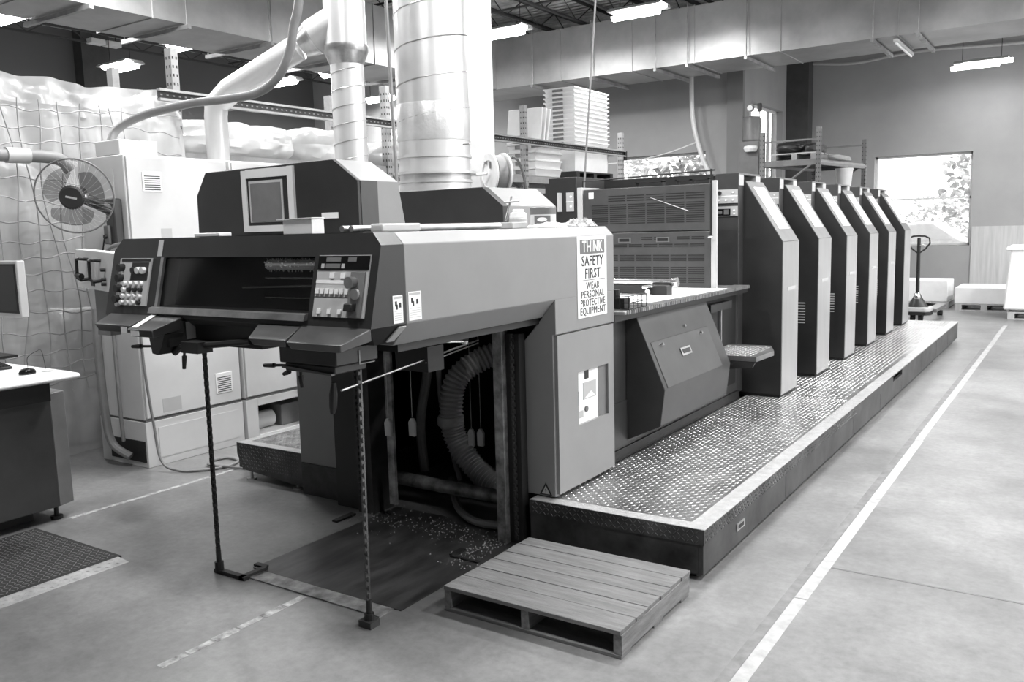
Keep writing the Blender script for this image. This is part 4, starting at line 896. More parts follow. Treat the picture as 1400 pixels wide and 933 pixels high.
def crumple(name, x, y, rx, ry, h, seed, label):
    rn = random.Random(seed)
    def P(u, v):
        a, b = u * 2 - 1, v * 2 - 1; e = max(0, 1 - max(abs(a), abs(b)) ** 2)
        return (x + a * rx + rn.uniform(-.008, .008), y + b * ry + rn.uniform(-.008, .008), Zt + .002 + e * (h * .5 + rn.random() * h * .6))
    return tag(build(MB().grid(P, 14, 14), name, 'cloth', loc=(x, y, Zt)), label, 'cloth')
crumple('wiping_rag', -2.42, 4.03, .06, .20, .03, 4, 'flat crumpled gray rag spread before the ink can')
crumple('wiping_rag', -2.42, 4.29, .05, .055, .05, 5, 'bunched gray rag beside the ink can near the beam corner')
crumple('wiping_rag', -2.42, 4.42, .05, .05, .05, 6, 'bunched pale rag at the end of the beam top near the louvres')

# ------------------------------------------------------------ white electrical cabinets
def cabinet(y0, y1, label, vents, opening, group='white electrical cabinets'):
    c = thing('electrical_cabinet', label, 'cabinet', (-6.05, (y0 + y1) / 2, 0), group)
    x0, x1 = -6.33, -5.75
    build(MB().box(x0, x1, y0, y1, .36, 2.30), 'body', 'cabinet_paint', c, bev=.008)
    d = build(MB().box(x1, x1 + .018, y0 + .012, y1 - .012, .372, 2.285), 'door', 'cabinet_paint', c, bev=.005)
    for (yy, zz, h) in vents:
        v = build(MB().box(x1 + .018, x1 + .024, yy - .08, yy + .08, zz - h / 2 - .012, zz + h / 2 + .012), 'vent_frame', 'white_plastic', d, bev=.003)
        mb = MB(); n = int(h / .016)
        for k in range(n): mb.box(x1 + .024, x1 + .0246, yy - .065, yy + .065, zz - h / 2 + k * .016, zz - h / 2 + k * .016 + .007)
        o = build(mb, 'vent_slots', 'press_dark', d, smooth=False); o['kind'] = 'stuff'
    # plinth
    if opening:
        oy0, oy1 = opening
        p = MB().box(x0, x1 + .012, y0, oy0, 0, .345).box(x0, x1 + .012, oy1, y1, 0, .345).box(x0, x1 + .012, oy0, oy1, .28, .345).box(x0, x1 + .012, oy0, oy1, 0, .03)
    else:
        p = MB().box(x0, x1 + .012, y0, y1, .0, .345)
    build(p, 'plinth', 'cabinet_paint', c, bev=.004)
    build(MB().box(x0 + .01, x1 + .004, y0 + .01, y1 - .01, .345, .362), 'gap', 'press_mid', c)
    if not opening: build(MB().box(x1 + .012, x1 + .016, y0 + .10, y1 - .05, .06, .29), 'plinth_panel', 'cabinet_paint', c)
    return c
c1_ = cabinet(3.68, 4.565, 'white electrical cabinet with the fan on its end, two louvred vents', [(3.885, 2.11, .12), (4.39, .535, .14)], None)
build(MB().box(-5.732, -5.7305, 3.83, 3.99, .395, .50), 'rating_plate', 'label_gray', c1_)
build(MB().box(-5.732, -5.7305, 3.93, 4.02, 1.62, 1.77).box(-5.732, -5.7305, 3.92, 4.03, 1.60, 1.64), 'door_label', 'label_gray', c1_)
c2_ = cabinet(4.60, 5.50, 'white electrical cabinet with an open plinth, beside the fan cabinet', [], (4.72, 5.36))
build(MB().box(-6.33, -6.30, 4.72, 5.36, .03, .28), 'plinth_back', 'black', c2_)
c3_ = cabinet(5.53, 6.43, 'white electrical cabinet hidden behind the delivery leg, last of the row', [], None)
build(MB().box(-6.2, -5.76, 3.672, 3.682, .04, .20).xf(Matrix.Identity(4)), 'cable_entry', 'black', c1_)
build(MB().box(-6.12, -5.88, 3.674, 3.68, 1.25, 2.20), 'end_panel', 'cabinet_paint', c1_)
tag(build(MB().cyl((-5.95, 4.80, .105), (-5.95, 5.02, .105), .075, n=16), 'paper_roll', 'white_paint', loc=(-5.95, 4.9, .03)), 'pale roll lying inside the open cabinet plinth', 'roll')
tag(build(MB().box(-6.15, -5.85, 5.06, 5.32, .031, .215), 'storage_box', 'press_mid', loc=(-6, 5.2, .03), bev=.004), 'gray box pushed inside the open cabinet plinth', 'box')
tag(build(MB().box(-6.1, -5.8, 3.69, 4.0, 2.301, 2.41), 'hose_box', 'cabinet_paint', loc=(-5.95, 3.85, 2.3), bev=.006), 'low speckled box on the fan cabinet under the curved hose', 'box')

# ------------------------------------------------------------ fan on the cabinet end
FN = thing('wall_fan', 'clear-caged wall fan with dark hub bolted to the white cabinet end', 'fan', (-5.82, 3.6, 1.8))
fc = Vector((-5.80, 3.33, 2.00)); nz = Vector((.70, -.69, -.16)).normalized(); ux = nz.cross(Vector((0, 0, 1))).normalized(); uy = ux.cross(nz)
FM = Matrix(((ux.x, uy.x, nz.x, fc.x), (ux.y, uy.y, nz.y, fc.y), (ux.z, uy.z, nz.z, fc.z), (0, 0, 0, 1)))
R_ = .252
def ring(r, z, t, n=48): return MB().tube([FM @ Vector((r * math.cos(k * 2 * pi / n), r * math.sin(k * 2 * pi / n), z)) for k in range(n)], t, n=6, closed=True)
build(ring(R_, 0, .006), 'cage_rim', 'press_mid', FN)
cg = MB()
for k in range(30):
    a = k * 2 * pi / 30
    for sgn in (1, -1): cg.tube([FM @ Vector((r * math.cos(a + tw), r * math.sin(a + tw), sgn * z)) for r, z, tw in ((.07, .075, .25), (.15, .07, .14), (.22, .045, .05), (R_, 0, 0))], .0004, n=3)
o = build(cg, 'cage_wires', 'white_plastic', FN, smooth=False); o['kind'] = 'stuff'
build(MB().lathe([(.001, .084), (.068, .082), (.082, .070), (.082, .055), (.07, .05)], FM, 28), 'hub_badge', 'press_dark', FN)
build(MB().box(-.035, .035, -.006, .006, .083, .0875).xf(FM @ Matrix.Rotation(.25, 4, 'Z')), 'badge_lettering', 'label_gray', FN)
build(MB().lathe([(.05, .03), (.05, .05), (.001, .051)], FM, 20), 'spinner', 'press_dark', FN)
glassy('blade_tint', .40, .10, .3)
for k in range(3):
    a0 = k * 2 * pi / 3 + .5; pts = []
    def BP(u, v):
        r = .045 + .155 * u; w = (.35 + .95 * math.sin(min(1, u * 1.25) * pi / 2) * (1 - .45 * max(0, u - .75) / .25)); a = a0 + (v - .5) * w * 1.45 + .25 * u
        return FM @ Vector((r * math.cos(a), r * math.sin(a), .02 + .05 * (v - .5)))
    b_ = MB().grid(BP, 8, 8); build(b_, 'fan_blade', 'blade_tint', FN)
build(MB().lathe([(.055, -.10), (.065, -.09), (.065, .0), (.05, .02)], FM, 20), 'motor', 'press_dark', FN)
e = FM @ Vector((0, 0, -.07)); build(MB().tube([e, e.lerp(Vector((-5.84, 3.63, 1.90)), .5), (-5.84, 3.63, 1.90)], [.045, .04, .04], n=10), 'arm', 'press_charcoal', FN)
build(MB().box(-5.90, -5.79, 3.60, 3.675, 1.66, 1.99), 'wall_bracket', 'press_charcoal', FN, bev=.015)
build(MB().box(-5.895, -5.835, 3.575, 3.60, 1.665, 1.80), 'switch_box', 'press_mid', FN, bev=.008)
build(MB().cyl((-5.865, 3.56, 1.72), (-5.865, 3.576, 1.72), .015, n=12), 'speed_knob', 'black', FN)
build(MB().tube(spline([(-5.91, 3.59, 1.72), (-5.93, 3.58, 1.62), (-5.93, 3.55, 1.45), (-5.94, 3.52, 1.38)]), .006, n=6), 'power_cord', 'black', FN)

# ------------------------------------------------------------ pendant control box hung off the console end
RB = thing('control_box', 'white panel box with two black handles bracketed beside the console end', 'control box', (-4.4, 2.63, 1.40))
Mx = Matrix.Translation((-4.385, 2.62, 1.535)) @ Matrix.Rotation(-.12, 4, 'Z') @ Matrix.Rotation(.05, 4, 'Y')
build(MB().box(-.265, .225, -.01, .05, -.105, .105).xf(Mx), 'panel', 'white_paint', RB, bev=.004)
for x in (-.15, .0):
    build(MB().tube([Mx @ Vector(p) for p in ((x + .035, -.01, .055), (x + .03, -.05, .06), (x, -.055, .055), (x, -.055, -.045), (x + .03, -.05, -.055), (x + .035, -.01, -.05))], .009, n=8), 'handle', 'black', RB)
build(MB().box(-.085, -.03, -.014, -.008, -.04, .045).xf(Mx), 'meter_strip', 'label_gray', RB)
build(MB().box(-.09, -.045, -.013, -.008, -.085, -.06).xf(Mx), 'name_plate', 'press_dark', RB)
build(MB().cyl(Mx @ Vector((-.16, -.05, -.03)), Mx @ Vector((-.11, -.05, -.035)), .016, n=12), 'crank_knob', 'black', RB)
for z in (.01, -.04, -.065): build(MB().cyl(Mx @ Vector((.075, -.03, z)), Mx @ Vector((.09, -.01, z)), .009, n=8), 'toggle', 'black', RB)
build(MB().box(-4.52, -4.40, 2.66, 2.72, 1.18, 1.45).box(-4.40, -4.125, 2.68, 2.72, 1.36, 1.42), 'bracket', 'press_mid', RB)
rb = [Vector((-4.37 + .15 * math.cos(a), 2.74, 1.60 + .07 * math.sin(a))) for a in [k * pi / 12 for k in range(13)]]
build(MB().tube(rb, .011, n=8), 'bail', 'press_mid', RB)

# ------------------------------------------------------------ plastic curtain, net, rack
def CP(u, v):
    y = .4 + 4.5 * u; z = .0 + 2.93 * v
    x = -6.68 + .030 * math.sin(y * 9 + 1.5 * math.sin(z * 1.7)) + .022 * math.sin(y * 23 + z * 2) + .018 * math.sin(z * 5 + y * 3) + .02 * math.sin(17 * z) * (1 if v > .93 else 0)
    x += .05 * (abs(noise.noise(Vector((y * 2.3, z * 1.2, 3)))) - .2) + .03 * (abs(noise.noise(Vector((y * 6, z * 3.5, 9)))) - .2) + (.03 * noise.noise(Vector((y * 9, z * 14, 5))) if v > .9 else 0)
    return (x, y, z - (.018 * math.sin(y * 5.1) + .012 * math.sin(y * 13)) * (1 if v > .97 else 0))
tag(build(MB().grid(CP, 260, 150), 'plastic_curtain', 'curtain_film', loc=(-6.68, 2.6, 0)), 'wrinkled translucent plastic curtain draped down the rack beside the white cabinets', 'curtain')
nt_ = MB(); rn = random.Random(5)
NX = lambda y, z: -6.565 + .02 * math.sin(y * 4 + z * 1.3) + .012 * math.sin(z * 6)
for k in range(24):
    y = 1.15 + k * .135; pts = [(NX(y, z), y + .035 * math.sin(z * 2.3 + k) + .02 * math.sin(z * 6 + k * 2), z) for z in [2.75 - j * .06 for j in range(38)]]
    if y < 4.85: nt_.tube(pts, .0052, n=5)
for k in range(16):
    z = 2.70 - k * .14; pts = [(NX(y, z), y, z + .03 * math.sin(y * 3.1 + k) + .012 * math.sin(y * 23 + 3 * k)) for y in [1.15 + j * .05 for j in range(73)]]
    nt_.tube(pts, .0052, n=5)
tag(build(nt_, 'cargo_net', 'rack_light', loc=(-6.62, 3, .5)), 'gray cord cargo net hanging over the plastic curtain', 'net')
RK = thing('pallet_rack', 'tall pallet rack with perforated uprights behind the white cabinets', 'rack', (-7.3, 7.5, 0))
def upright(x, y, zt, par, m='rack_light', w=.045, hole=True):
    u = build(MB().box(x - w, x + w, y - .035, y + .035, 0, zt), 'upright', m, par)
    if hole:
        mb = MB(); z = 2.3
        while z < zt - .03:
            for s in (-.018, .018): mb.box(x + w, x + w + .001, y + s - .007, y + s + .007, z - .012, z + .012); mb.box(x + s * 1.2 - .007, x + s * 1.2 + .007, y - .0362, y - .035, z - .012, z + .012)
            z += .075
        o = build(mb, 'upright_holes', 'black', u, smooth=False); o['kind'] = 'stuff'
for y, zt in ((1.7, 3.35), (4.93, 3.36), (7.73, 3.37), (10.69, 3.45), (13.8, 3.3)): upright(-6.85, y, zt, RK)
for y, zt in ((1.7, 3.3), (4.93, 3.3), (7.73, 3.35), (10.69, 3.4), (13.8, 3.3)): upright(-7.75, y, zt, RK, hole=False)
for y in (4.93, 7.73, 10.69): build(MB().cyl((-6.85, y, 3.02), (-7.75, y, 2.98), .018, n=8).cyl((-6.85, y, 2.2), (-7.75, y, 2.9), .018, n=8), 'brace', 'rack_light', RK)
for x in (-6.86, -7.72):
    for z in (1.2, 2.36): build(MB().box(x - .025, x + .025, 1.7, 13.8, z, z + .10), 'load_beam', 'rack_light', RK)
build(MB().box(-7.7, -6.89, 5.0, 13.7, 2.44, 2.46), 'shelf_deck', 'rack_paint', RK)
# slotted track that runs along the front of the rack
TR = thing('cable_track', 'long slotted metal track running along the rack above the wrapped goods', 'track', (-6.6, 9, 2.9))
build(MB().box(-6.62, -6.575, 4.6, 13.45, 2.935, 2.955).box(-6.62, -6.575, 4.6, 13.45, 2.855, 2.875), 'track_flange', 'rack_light', TR)
build(MB().box(-6.615, -6.605, 4.6, 13.45, 2.87, 2.94), 'track_web', 'press_dark', TR)
mb = MB()
for k in range(146): mb.box(-6.605, -6.600, 4.62 + k * .06, 4.64 + k * .06, 2.90, 2.912)
o = build(mb, 'slots', 'rack_light', TR, smooth=False); o['kind'] = 'stuff'
build(MB().box(-6.61, -6.58, 13.42, 13.5, 2.80, 2.95).cyl((-6.6, 8.2, 2.82), (-6.6, 8.2, 2.98), .02, n=8), 'end_bracket', 'black', TR)
for y in (5.4, 7.9, 10.8, 13.2): build(MB().box(-6.80, -6.61, y, y + .04, 2.86, 2.95), 'track_bracket', 'rack_paint', TR)
# goods on the rack
def lump(name, x0, x1, y0, y1, z0, z1, seed, label, m='wrap_film', cat='bundle'):
    rn = random.Random(seed); k1, k2, k3 = (rn.uniform(0, 6) for _ in range(3)); nu, nv = 90, 48
    def P(u, v):
        th = v * 2 * pi; c, s = math.cos(th), math.sin(th)
        sc = (abs(c) ** 4 + abs(s) ** 4) ** -.25; e = (1 - abs(2 * u - 1) ** 6) ** .5 if 0 < u < 1 else 0
        q = Vector((u * (y1 - y0) * 5, c * 1.6 + k1, s * 1.6 + k2))
        wob = 1 + .16 * (abs(noise.noise(q * .5)) * 2 - .4) + .06 * (abs(noise.noise(Vector((q.x * .6, q.y * 2, q.z * 2)))) * 2 - .4)
        return ((x0 + x1) / 2 + (x1 - x0) / 2 * c * sc * e * wob, y0 + (y1 - y0) * u, max(z0, (z0 + z1) / 2 + (z1 - z0) / 2 * s * sc * e * wob * (1 + .16 * noise.noise(Vector((u * 4 + k3, k1, 0))))))
    return tag(build(MB().grid(P, nu, nv), name, m, loc=((x0 + x1) / 2, (y0 + y1) / 2, z0)), label, cat)
lump('wrapped_bundle', -7.5, -6.92, 5.0, 6.5, 2.461, 2.80, 1, 'long plastic-wrapped white bundle on the rack behind the branch duct')
lump('wrapped_bundle', -7.5, -6.92, 6.5, 7.65, 2.461, 2.84, 2, 'plastic-wrapped white bundle on the rack behind the slim spiral duct')
lump('wrapped_bundle', -7.45, -6.92, 7.8, 9.0, 2.461, 2.80, 3, 'crinkled plastic-wrapped bundle on the rack behind the thin conduit')
lump('wrapped_bundle', -7.5, -6.92, 2.2, 4.0, 1.31, 2.3, 9, 'gray pallet load behind the plastic curtain', 'label_gray', 'load')
lump('wrapped_bundle', -7.4, -6.92, 1.6, 2.1, 1.31, 2.0, 10, 'dark load behind the plastic curtain near the desk', 'press_mid', 'load')
lump('wrapped_bundle', -7.5, -6.9, 1.9, 4.6, .0, 1.15, 12, 'gray load on the floor behind the plastic curtain', 'label_gray', 'load')
cbox(-6.7, -6.45, 4.5, 4.75, 2.301, 2.50, 'storage_bin', 'label_gray', 'small gray bin tucked behind the curtain end above the cabinet', 'bin') if False else None
def crate(y0, y1, x0, x1, z0, z1, label):
    c = thing('plastic_crate', label, 'crate', ((x0 + x1) / 2, (y0 + y1) / 2, z0), 'white crates on the rack')
    d = .02
    build(MB().loft([(x0 + d, y0 + d, z0), (x1 - d, y0 + d, z0), (x1 - d, y1 - d, z0), (x0 + d, y1 - d, z0)], [(x0, y0, z1 - .012), (x1, y0, z1 - .012), (x1, y1, z1 - .012), (x0, y1, z1 - .012)]).box(x0 - .012, x1 + .012, y0 - .012, y1 + .012, z1 - .02, z1), 'crate_body', 'white_paint', c)
    w = (x1 - x0)
    build(MB().box(x0 + w * .28, x0 + w * .62, y0 - .004, y0 + .02, z1 - min(.075, (z1 - z0) * .8), z1 - .022), 'handle_slot', 'press_mid', c)
# tall stack of nested crates
z = 2.58
pal = thing('shelf_pallet', 'dark pallet under the tall crate stack on the rack', 'pallet', (-7.1, 12.7, 2.461))
for y in (12.05, 12.62, 13.2): build(MB().box(-7.5, -6.75, y, y + .1, 2.461, 2.55), 'stringer', 'press_dark', pal)
build(MB().box(-7.5, -6.75, 12.05, 13.3, 2.55, 2.575), 'deck_board', 'press_dark', pal)
hs = [.42] + [.068] * 13
for i, h in enumerate(hs):
    nm = 'bottom crate, deeper than the rest' if i == 0 else ('topmost' if i == 13 else ['', 'second', 'third', 'fourth', 'fifth', 'sixth', 'seventh', 'eighth', 'ninth', 'tenth', 'eleventh', 'twelfth', 'thirteenth'][i] + ' up from the bottom')
    crate(12.1, 13.25, -7.35, -6.80, z, z + h, 'white plastic crate in the tall rack stack, ' + nm); z += h
for i in range(4):
    crate(11.0, 11.75, -7.35, -6.85, 2.47 + i * .12, 2.59 + i * .12, 'white plastic crate in the low rack stack, ' + ['bottom', 'second from bottom', 'third from bottom', 'topmost'][i])
for k, (a, dy) in enumerate(((.16, 0), (.2, .10), (.24, .19))):
    Mx = Matrix.Translation((-7.1, 11.05 + dy, 2.96)) @ Matrix.Rotation(-a, 4, 'X')
    tag(build(MB().box(-.30, .30, 0, .035, 0, .52).xf(Mx), 'plastic_sheet', 'white_paint', loc=(-7.1, 11.05 + dy, 2.96), bev=.01), 'pale sheet leaning on the low crate stack, ' + ['foremost of three', 'middle of three', 'rearmost of three'][k], 'sheet', 'leaning pale sheets')
# cable reel beside the column
RL = thing('cable_reel', 'large pale round hose reel behind the rear press hood', 'reel', (-5.15, 7.5, 1.9))
M = Matrix.Translation((-5.2, 7.45, 2.27)) @ Matrix.Rotation(pi / 2, 4, 'X') @ Matrix.Rotation(-.5, 4, 'Y')
build(MB().lathe([(.21, .0), (.215, .01), (.21, .02), (.14, .024), (.135, .01), (.02, .012)], M, 32), 'front_disc', 'white_paint', RL)
build(MB().lathe([(.02, -.16), (.215, -.16), (.215, -.14), (.15, -.14), (.15, .0), (.02, .0)], M, 32), 'drum', 'white_paint', RL)
build(MB().lathe([(.16, -.13), (.19, -.12), (.19, -.02), (.16, -.01)], M, 32), 'wound_hose', 'hose_gray', RL)
build(MB().box(-.07, -.03, .10, .125, .02, .03).box(.04, .06, .05, .12, .02, .03).xf(M), 'printed_mark', 'press_mid', RL)
build(MB().tube(spline([(-5.2, 7.40, 2.27), (-5.4, 7.38, 2.27), (-5.6, 7.6, 2.33)]), .016, n=8), 'feed_pipe', 'white_paint', RL)
build(MB().box(-5.3, -5.1, 7.55, 7.62, 0, 2.1), 'reel_stand', 'rack_paint', RL)
tag(build(MB().tube(spline([(-4.95, 7.5, 2.42), (-4.85, 7.45, 2.38), (-4.75, 7.4, 2.2), (-4.70, 7.35, 2.0), (-4.6, 7.2, 1.97), (-4.4, 6.95, 1.99)]), .014, n=6), 'black_cable', 'black', loc=(-4.8, 7.4, 2.2)), 'black cable curving from the hose reel to the press', 'cable')

# ------------------------------------------------------------ hoses and conduits from the roof
tag(build(MB().tube(spline([(-5.98, 3.74, 2.40), (-5.97, 3.80, 2.50), (-5.80, 3.90, 2.59), (-5.48, 4.05, 2.655), (-5.15, 4.15, 2.67), (-4.90, 4.2, 2.69), (-4.68, 4.2, 2.77), (-4.55, 4.2, 2.93), (-4.49, 4.2, 3.1), (-4.43, 4.2, 3.26), (-4.33, 4.2, 3.9), (-4.3, 4.2, 5.6)]), .030, n=12), 'air_hose', 'hose_gray', loc=(-5.0, 4.1, 2.4)), 'thick gray hose curving up from the fan cabinet toward the roof', 'hose')
tag(build(MB().tube([(-4.33, 4.95, 5.6), (-4.33, 4.95, 3.3), (-4.30, 4.95, 1.96)], .013, n=8), 'conduit', 'hose_gray', loc=(-4.3, 4.95, 1.96)), 'thin gray conduit dropping from the roof behind the screen housing', 'conduit')
tag(build(MB().tube([(-3.36, 6.35, 5.6), (-3.36, 6.35, 3.5), (-3.49, 6.35, 2.02)], .008, n=6), 'conduit', 'hose_gray', loc=(-3.45, 6.35, 2.02)), 'thin cable dropping from the roof to the louvred guards', 'cable')
tag(build(MB().tube(spline([(-6.68, 16.6, 5.9), (-6.68, 16.6, 4.58), (-6.66, 16.6, 3.9), (-6.60, 16.6, 3.5), (-6.45, 16.6, 3.0), (-6.25, 16.6, 2.55), (-6.2, 16.6, 2.0)]), .045, n=10), 'air_hose', 'white_paint', loc=(-6.6, 16.6, 2.0)), 'pale hose hanging down the back wall beside the wide window', 'hose')
tag(build(MB().tube(spline([(-6.58, 16.58, 3.30), (-7.2, 16.5, 3.12), (-8.0, 16.4, 3.0), (-8.8, 16.3, 3.0)]), .012, n=6), 'air_line', 'white_paint', loc=(-7.5, 16.4, 3.0)), 'thin pale line sagging from the hanging hose across the wide window', 'cable')
HL = thing('elbow_hose', 'gray hose with clamp entering above the desk beside the fan', 'hose', (-6.4, 3.3, 2.3))
build(MB().tube(spline([(-6.42, 2.4, 2.30), (-6.41, 2.8, 2.305), (-6.40, 3.16, 2.31), (-6.40, 3.34, 2.313), (-6.38, 3.48, 2.31), (-6.37, 3.58, 2.29), (-6.36, 3.64, 2.22)]), .046, n=14), 'hose_tube', 'hose_gray', HL)
build(MB().cyl((-6.402, 3.20, 2.311), (-6.40, 3.36, 2.313), .056, n=14), 'hose_cuff', 'label_gray', HL)
tag(build(MB().tube(spline([(-6.05, 3.56, 1.2), (-6.07, 3.56, .9), (-6.05, 3.56, .4), (-6.02, 3.58, .18), (-5.90, 3.64, .08)]), .03, n=10), 'cable_hose', 'hose_gray', loc=(-6.05, 3.56, .05)), 'gray corrugated hose running down the cabinet end to the floor', 'hose')
tag(build(MB().tube(spline([(-5.92, 3.60, 1.2), (-5.92, 3.60, .5), (-5.94, 3.62, .2)]), .014, n=8), 'cable_hose', 'hose_gray', loc=(-5.92, 3.6, .2)), 'thin gray tube running down the cabinet end beside the thicker hose', 'hose')
loop = [(-5.68, 3.66, 1.25), (-5.67, 3.66, .8), (-5.64, 3.68, .35), (-5.58, 3.68, .08), (-5.45, 3.72, .015), (-5.3, 3.82, .012), (-5.22, 3.98, .012), (-5.28, 4.12, .012), (-5.42, 4.14, .012), (-5.46, 4.03, .012), (-5.36, 3.92, .020), (-5.2, 3.95, .020), (-5.02, 4.02, .012), (-4.85, 4.1, .012)]
tag(build(MB().tube(spline(loop), .010, n=7), 'power_cord', 'hose_gray', loc=(-5.4, 3.9, 0)), 'thin gray cord dropping by the cabinet and looping on the floor', 'cord')

# ------------------------------------------------------------ operator desk
DK = thing('operator_desk', 'dark operator desk with rounded white worktop beside the plastic curtain', 'desk', (-5.4, 1.8, 0))
top = []
for y in (2.78,): pass
build(MB().prism([(-6.3, .885), (-4.96, .885), (-4.915, .895), (-4.905, .91), (-4.925, .925), (-5.05, .928), (-6.3, .928)], 'y', .3, 2.76), 'worktop', 'white_plastic', DK, bev=.01)
build(MB().prism([(-6.2, .76), (-5.08, .76), (-5.08, .886), (-6.2, .886)], 'y', .35, 2.66), 'apron', 'black', DK)
build(MB().prism([(-6.2, .10), (-5.15, .09), (-5.15, .775), (-6.2, .775)], 'y', .35, 2.69), 'cabinet_body', 'press_charcoal', DK, bev=.004)
build(MB().prism([(-6.2, 2.69), (-5.15, 2.69), (-5.19, 2.80), (-6.2, 2.80)], 'z', .09, .79), 'end_panel', 'press_mid', DK, bev=.004)
build(MB().box(-6.1, -5.3, .4, 2.6, 0.0, .10), 'plinth', 'black', DK)
for x, y in ((-5.22, 2.70),): build(MB().cyl((x, y, 0), (x, y, .02), .035, n=10).cyl((x, y, .0), (x, y, .10), .014, n=8), 'leveling_foot', 'black', DK)
KB = thing('keyboard', 'black keyboard on the white desk top beside the mouse', 'keyboard', (-5.5, 2.4, .93))
build(MB().prism([(-5.62, .930), (-5.45, .930), (-5.45, .945), (-5.62, .962)], 'y', 2.18, 2.64), 'keyboard_base', 'black', KB, bev=.003)
kmb = MB().box(-.0075, .0075, -.0075, .0075, 0, .009); kproto = None
for r in range(6):
    for c in range(22):
        x, y = -5.607 + r * .0265, 2.195 + c * .0205; z = .9605 - (x + 5.62) * .1
        if kproto is None: kproto = build(MB().box(x - .010, x + .010, y - .0085, y + .0085, z, z + .008), 'key', 'press_dark', KB); k0_ = (x, y, z)
        else:
            o = kproto.copy(); COL.objects.link(o); o.parent = KB; o.location = (x - k0_[0], y - k0_[1], z - k0_[2])
MS = thing('computer_mouse', 'black computer mouse on the white desk top', 'mouse', (-5.14, 2.57, .929))
build(MB().lathe([(.001, .036), (.014, .034), (.026, .026), (.032, .012), (.031, 0)], Matrix.Translation((-5.14, 2.57, .929)) @ Matrix.Diagonal((.95, 1.55, 1, 1)), 20), 'shell', 'black_gloss', MS)
build(MB().box(-5.143, -5.137, 2.535, 2.555, .955, .963), 'scroll_wheel', 'press_mid', MS)
build(MB().tube(spline([(-5.17, 2.58, .935), (-5.35, 2.68, .94), (-5.42, 2.72, .99), (-5.35, 2.74, 1.03), (-5.25, 2.72, 1.04), (-5.24, 2.73, .93)]), .002, n=5), 'mouse_cord', 'black', MS)
tag(build(MB().grid(lambda u, v: (-5.97 + .33 * u, 2.2 + .45 * v, .932 + .018 * abs(math.sin(5 * u + 3 * v))), 10, 10), 'paper_sheet', 'paper', loc=(-5.7, 2.4, .93)), 'creased white paper behind the keyboard on the desk', 'paper')
tag(build(MB().box(-5.16, -5.10, 2.66, 2.72, .929, .931), 'sticky_note', 'label_gray', loc=(-5.13, 2.69, .929)), 'small gray note on the desk top past the mouse', 'note')
MN = thing('monitor', 'framed dark display panel above the operator desk', 'monitor', (-5.95, 2.75, .93))
mx0, mx1, my = -6.5, -5.56, 2.78
build(MB().box(mx0, mx1, my, my + .05, 1.225, 1.582), 'monitor_frame', 'label_gray', MN, bev=.006)
build(MB().box(mx0 + .03, mx1 - .022, my - .004, my + .01, 1.25, 1.562), 'inner_bezel', 'black', MN)
build(MB().box(mx0 + .04, mx1 - .034, my - .006, my, 1.265, 1.55), 'screen', 'press_dark', MN)
build(MB().cyl((-6.1, my + .07, .928), (-6.1, my + .05, 1.4), .025, n=10).box(-6.22, -5.98, my - .02, my + .16, .928, .945), 'stand', 'press_dark', MN)

# ------------------------------------------------------------ far end of the hall
def floor_pallet(x0, x1, y0, y1, label, h=.125, m='plywood'):
    p = thing('floor_pallet', label, 'pallet', ((x0 + x1) / 2, (y0 + y1) / 2, 0))
    for i in range(5):
        a = y0 + (y1 - y0) * i / 5; build(MB().box(x0, x1, a, a + (y1 - y0) / 5 - .03, h - .02, h), 'deck_board', m, p)
    for x in (x0, (x0 + x1) / 2 - .05, x1 - .1): build(MB().box(x, x + .1, y0, y1, .015, h - .02), 'stringer', m, p)
    for y in (y0, y1 - .1): build(MB().box(x0, x1, y, y + .1, 0, .015), 'bottom_board', m, p)
    return p
def ream(x0, x1, y0, y1, z0, z1, label):
    return tag(build(MB().box(x0, x1, y0, y1, z0, z1), 'paper_stack', 'paper', loc=((x0 + x1) / 2, (y0 + y1) / 2, z0), bev=.012), label, 'paper stack')
floor_pallet(-3.05, -2.12, 17.9, 18.8, 'wooden pallet under a white paper stack behind the pallet jack')
ream(-3.0, -2.14, 17.92, 18.75, .127, .52, 'white paper stack on a pallet behind the pallet jack')
floor_pallet(-1.97, -1.05, 17.6, 18.7, 'wooden pallet under a low white paper stack by the plywood wall')
ream(-1.99, -1.03, 17.6, 18.7, .127, .42, 'low white paper stack on a pallet by the plywood wall')
floor_pallet(-1.05, -.1, 16.3, 17.3, 'wooden pallet under the tall wrapped paper stack')
WS = thing('wrapped_stack', 'tall paper stack under a white cover beside the aisle tape', 'paper stack', (-.6, 16.8, .127))
build(MB().loft([(-1.12, 16.26, .16), (-.03, 16.26, .16), (-.03, 17.34, .16), (-1.12, 17.34, .16)], [(-1.04, 16.34, 1.17), (-.11, 16.34, 1.17), (-.11, 17.26, 1.17), (-1.04, 17.26, 1.17)]), 'cover_skirt', 'paper', WS, bev=.03)
build(MB().prism([(-1.12, 1.13), (-1.10, 1.20), (-.06, 1.21), (-.04, 1.13)], 'y', 16.28, 17.32), 'cover_top', 'paper', WS, bev=.02)
build(MB().box(-1.0, -.15, 16.4, 17.2, .127, 1.1), 'stack_core', 'white_paint', WS)
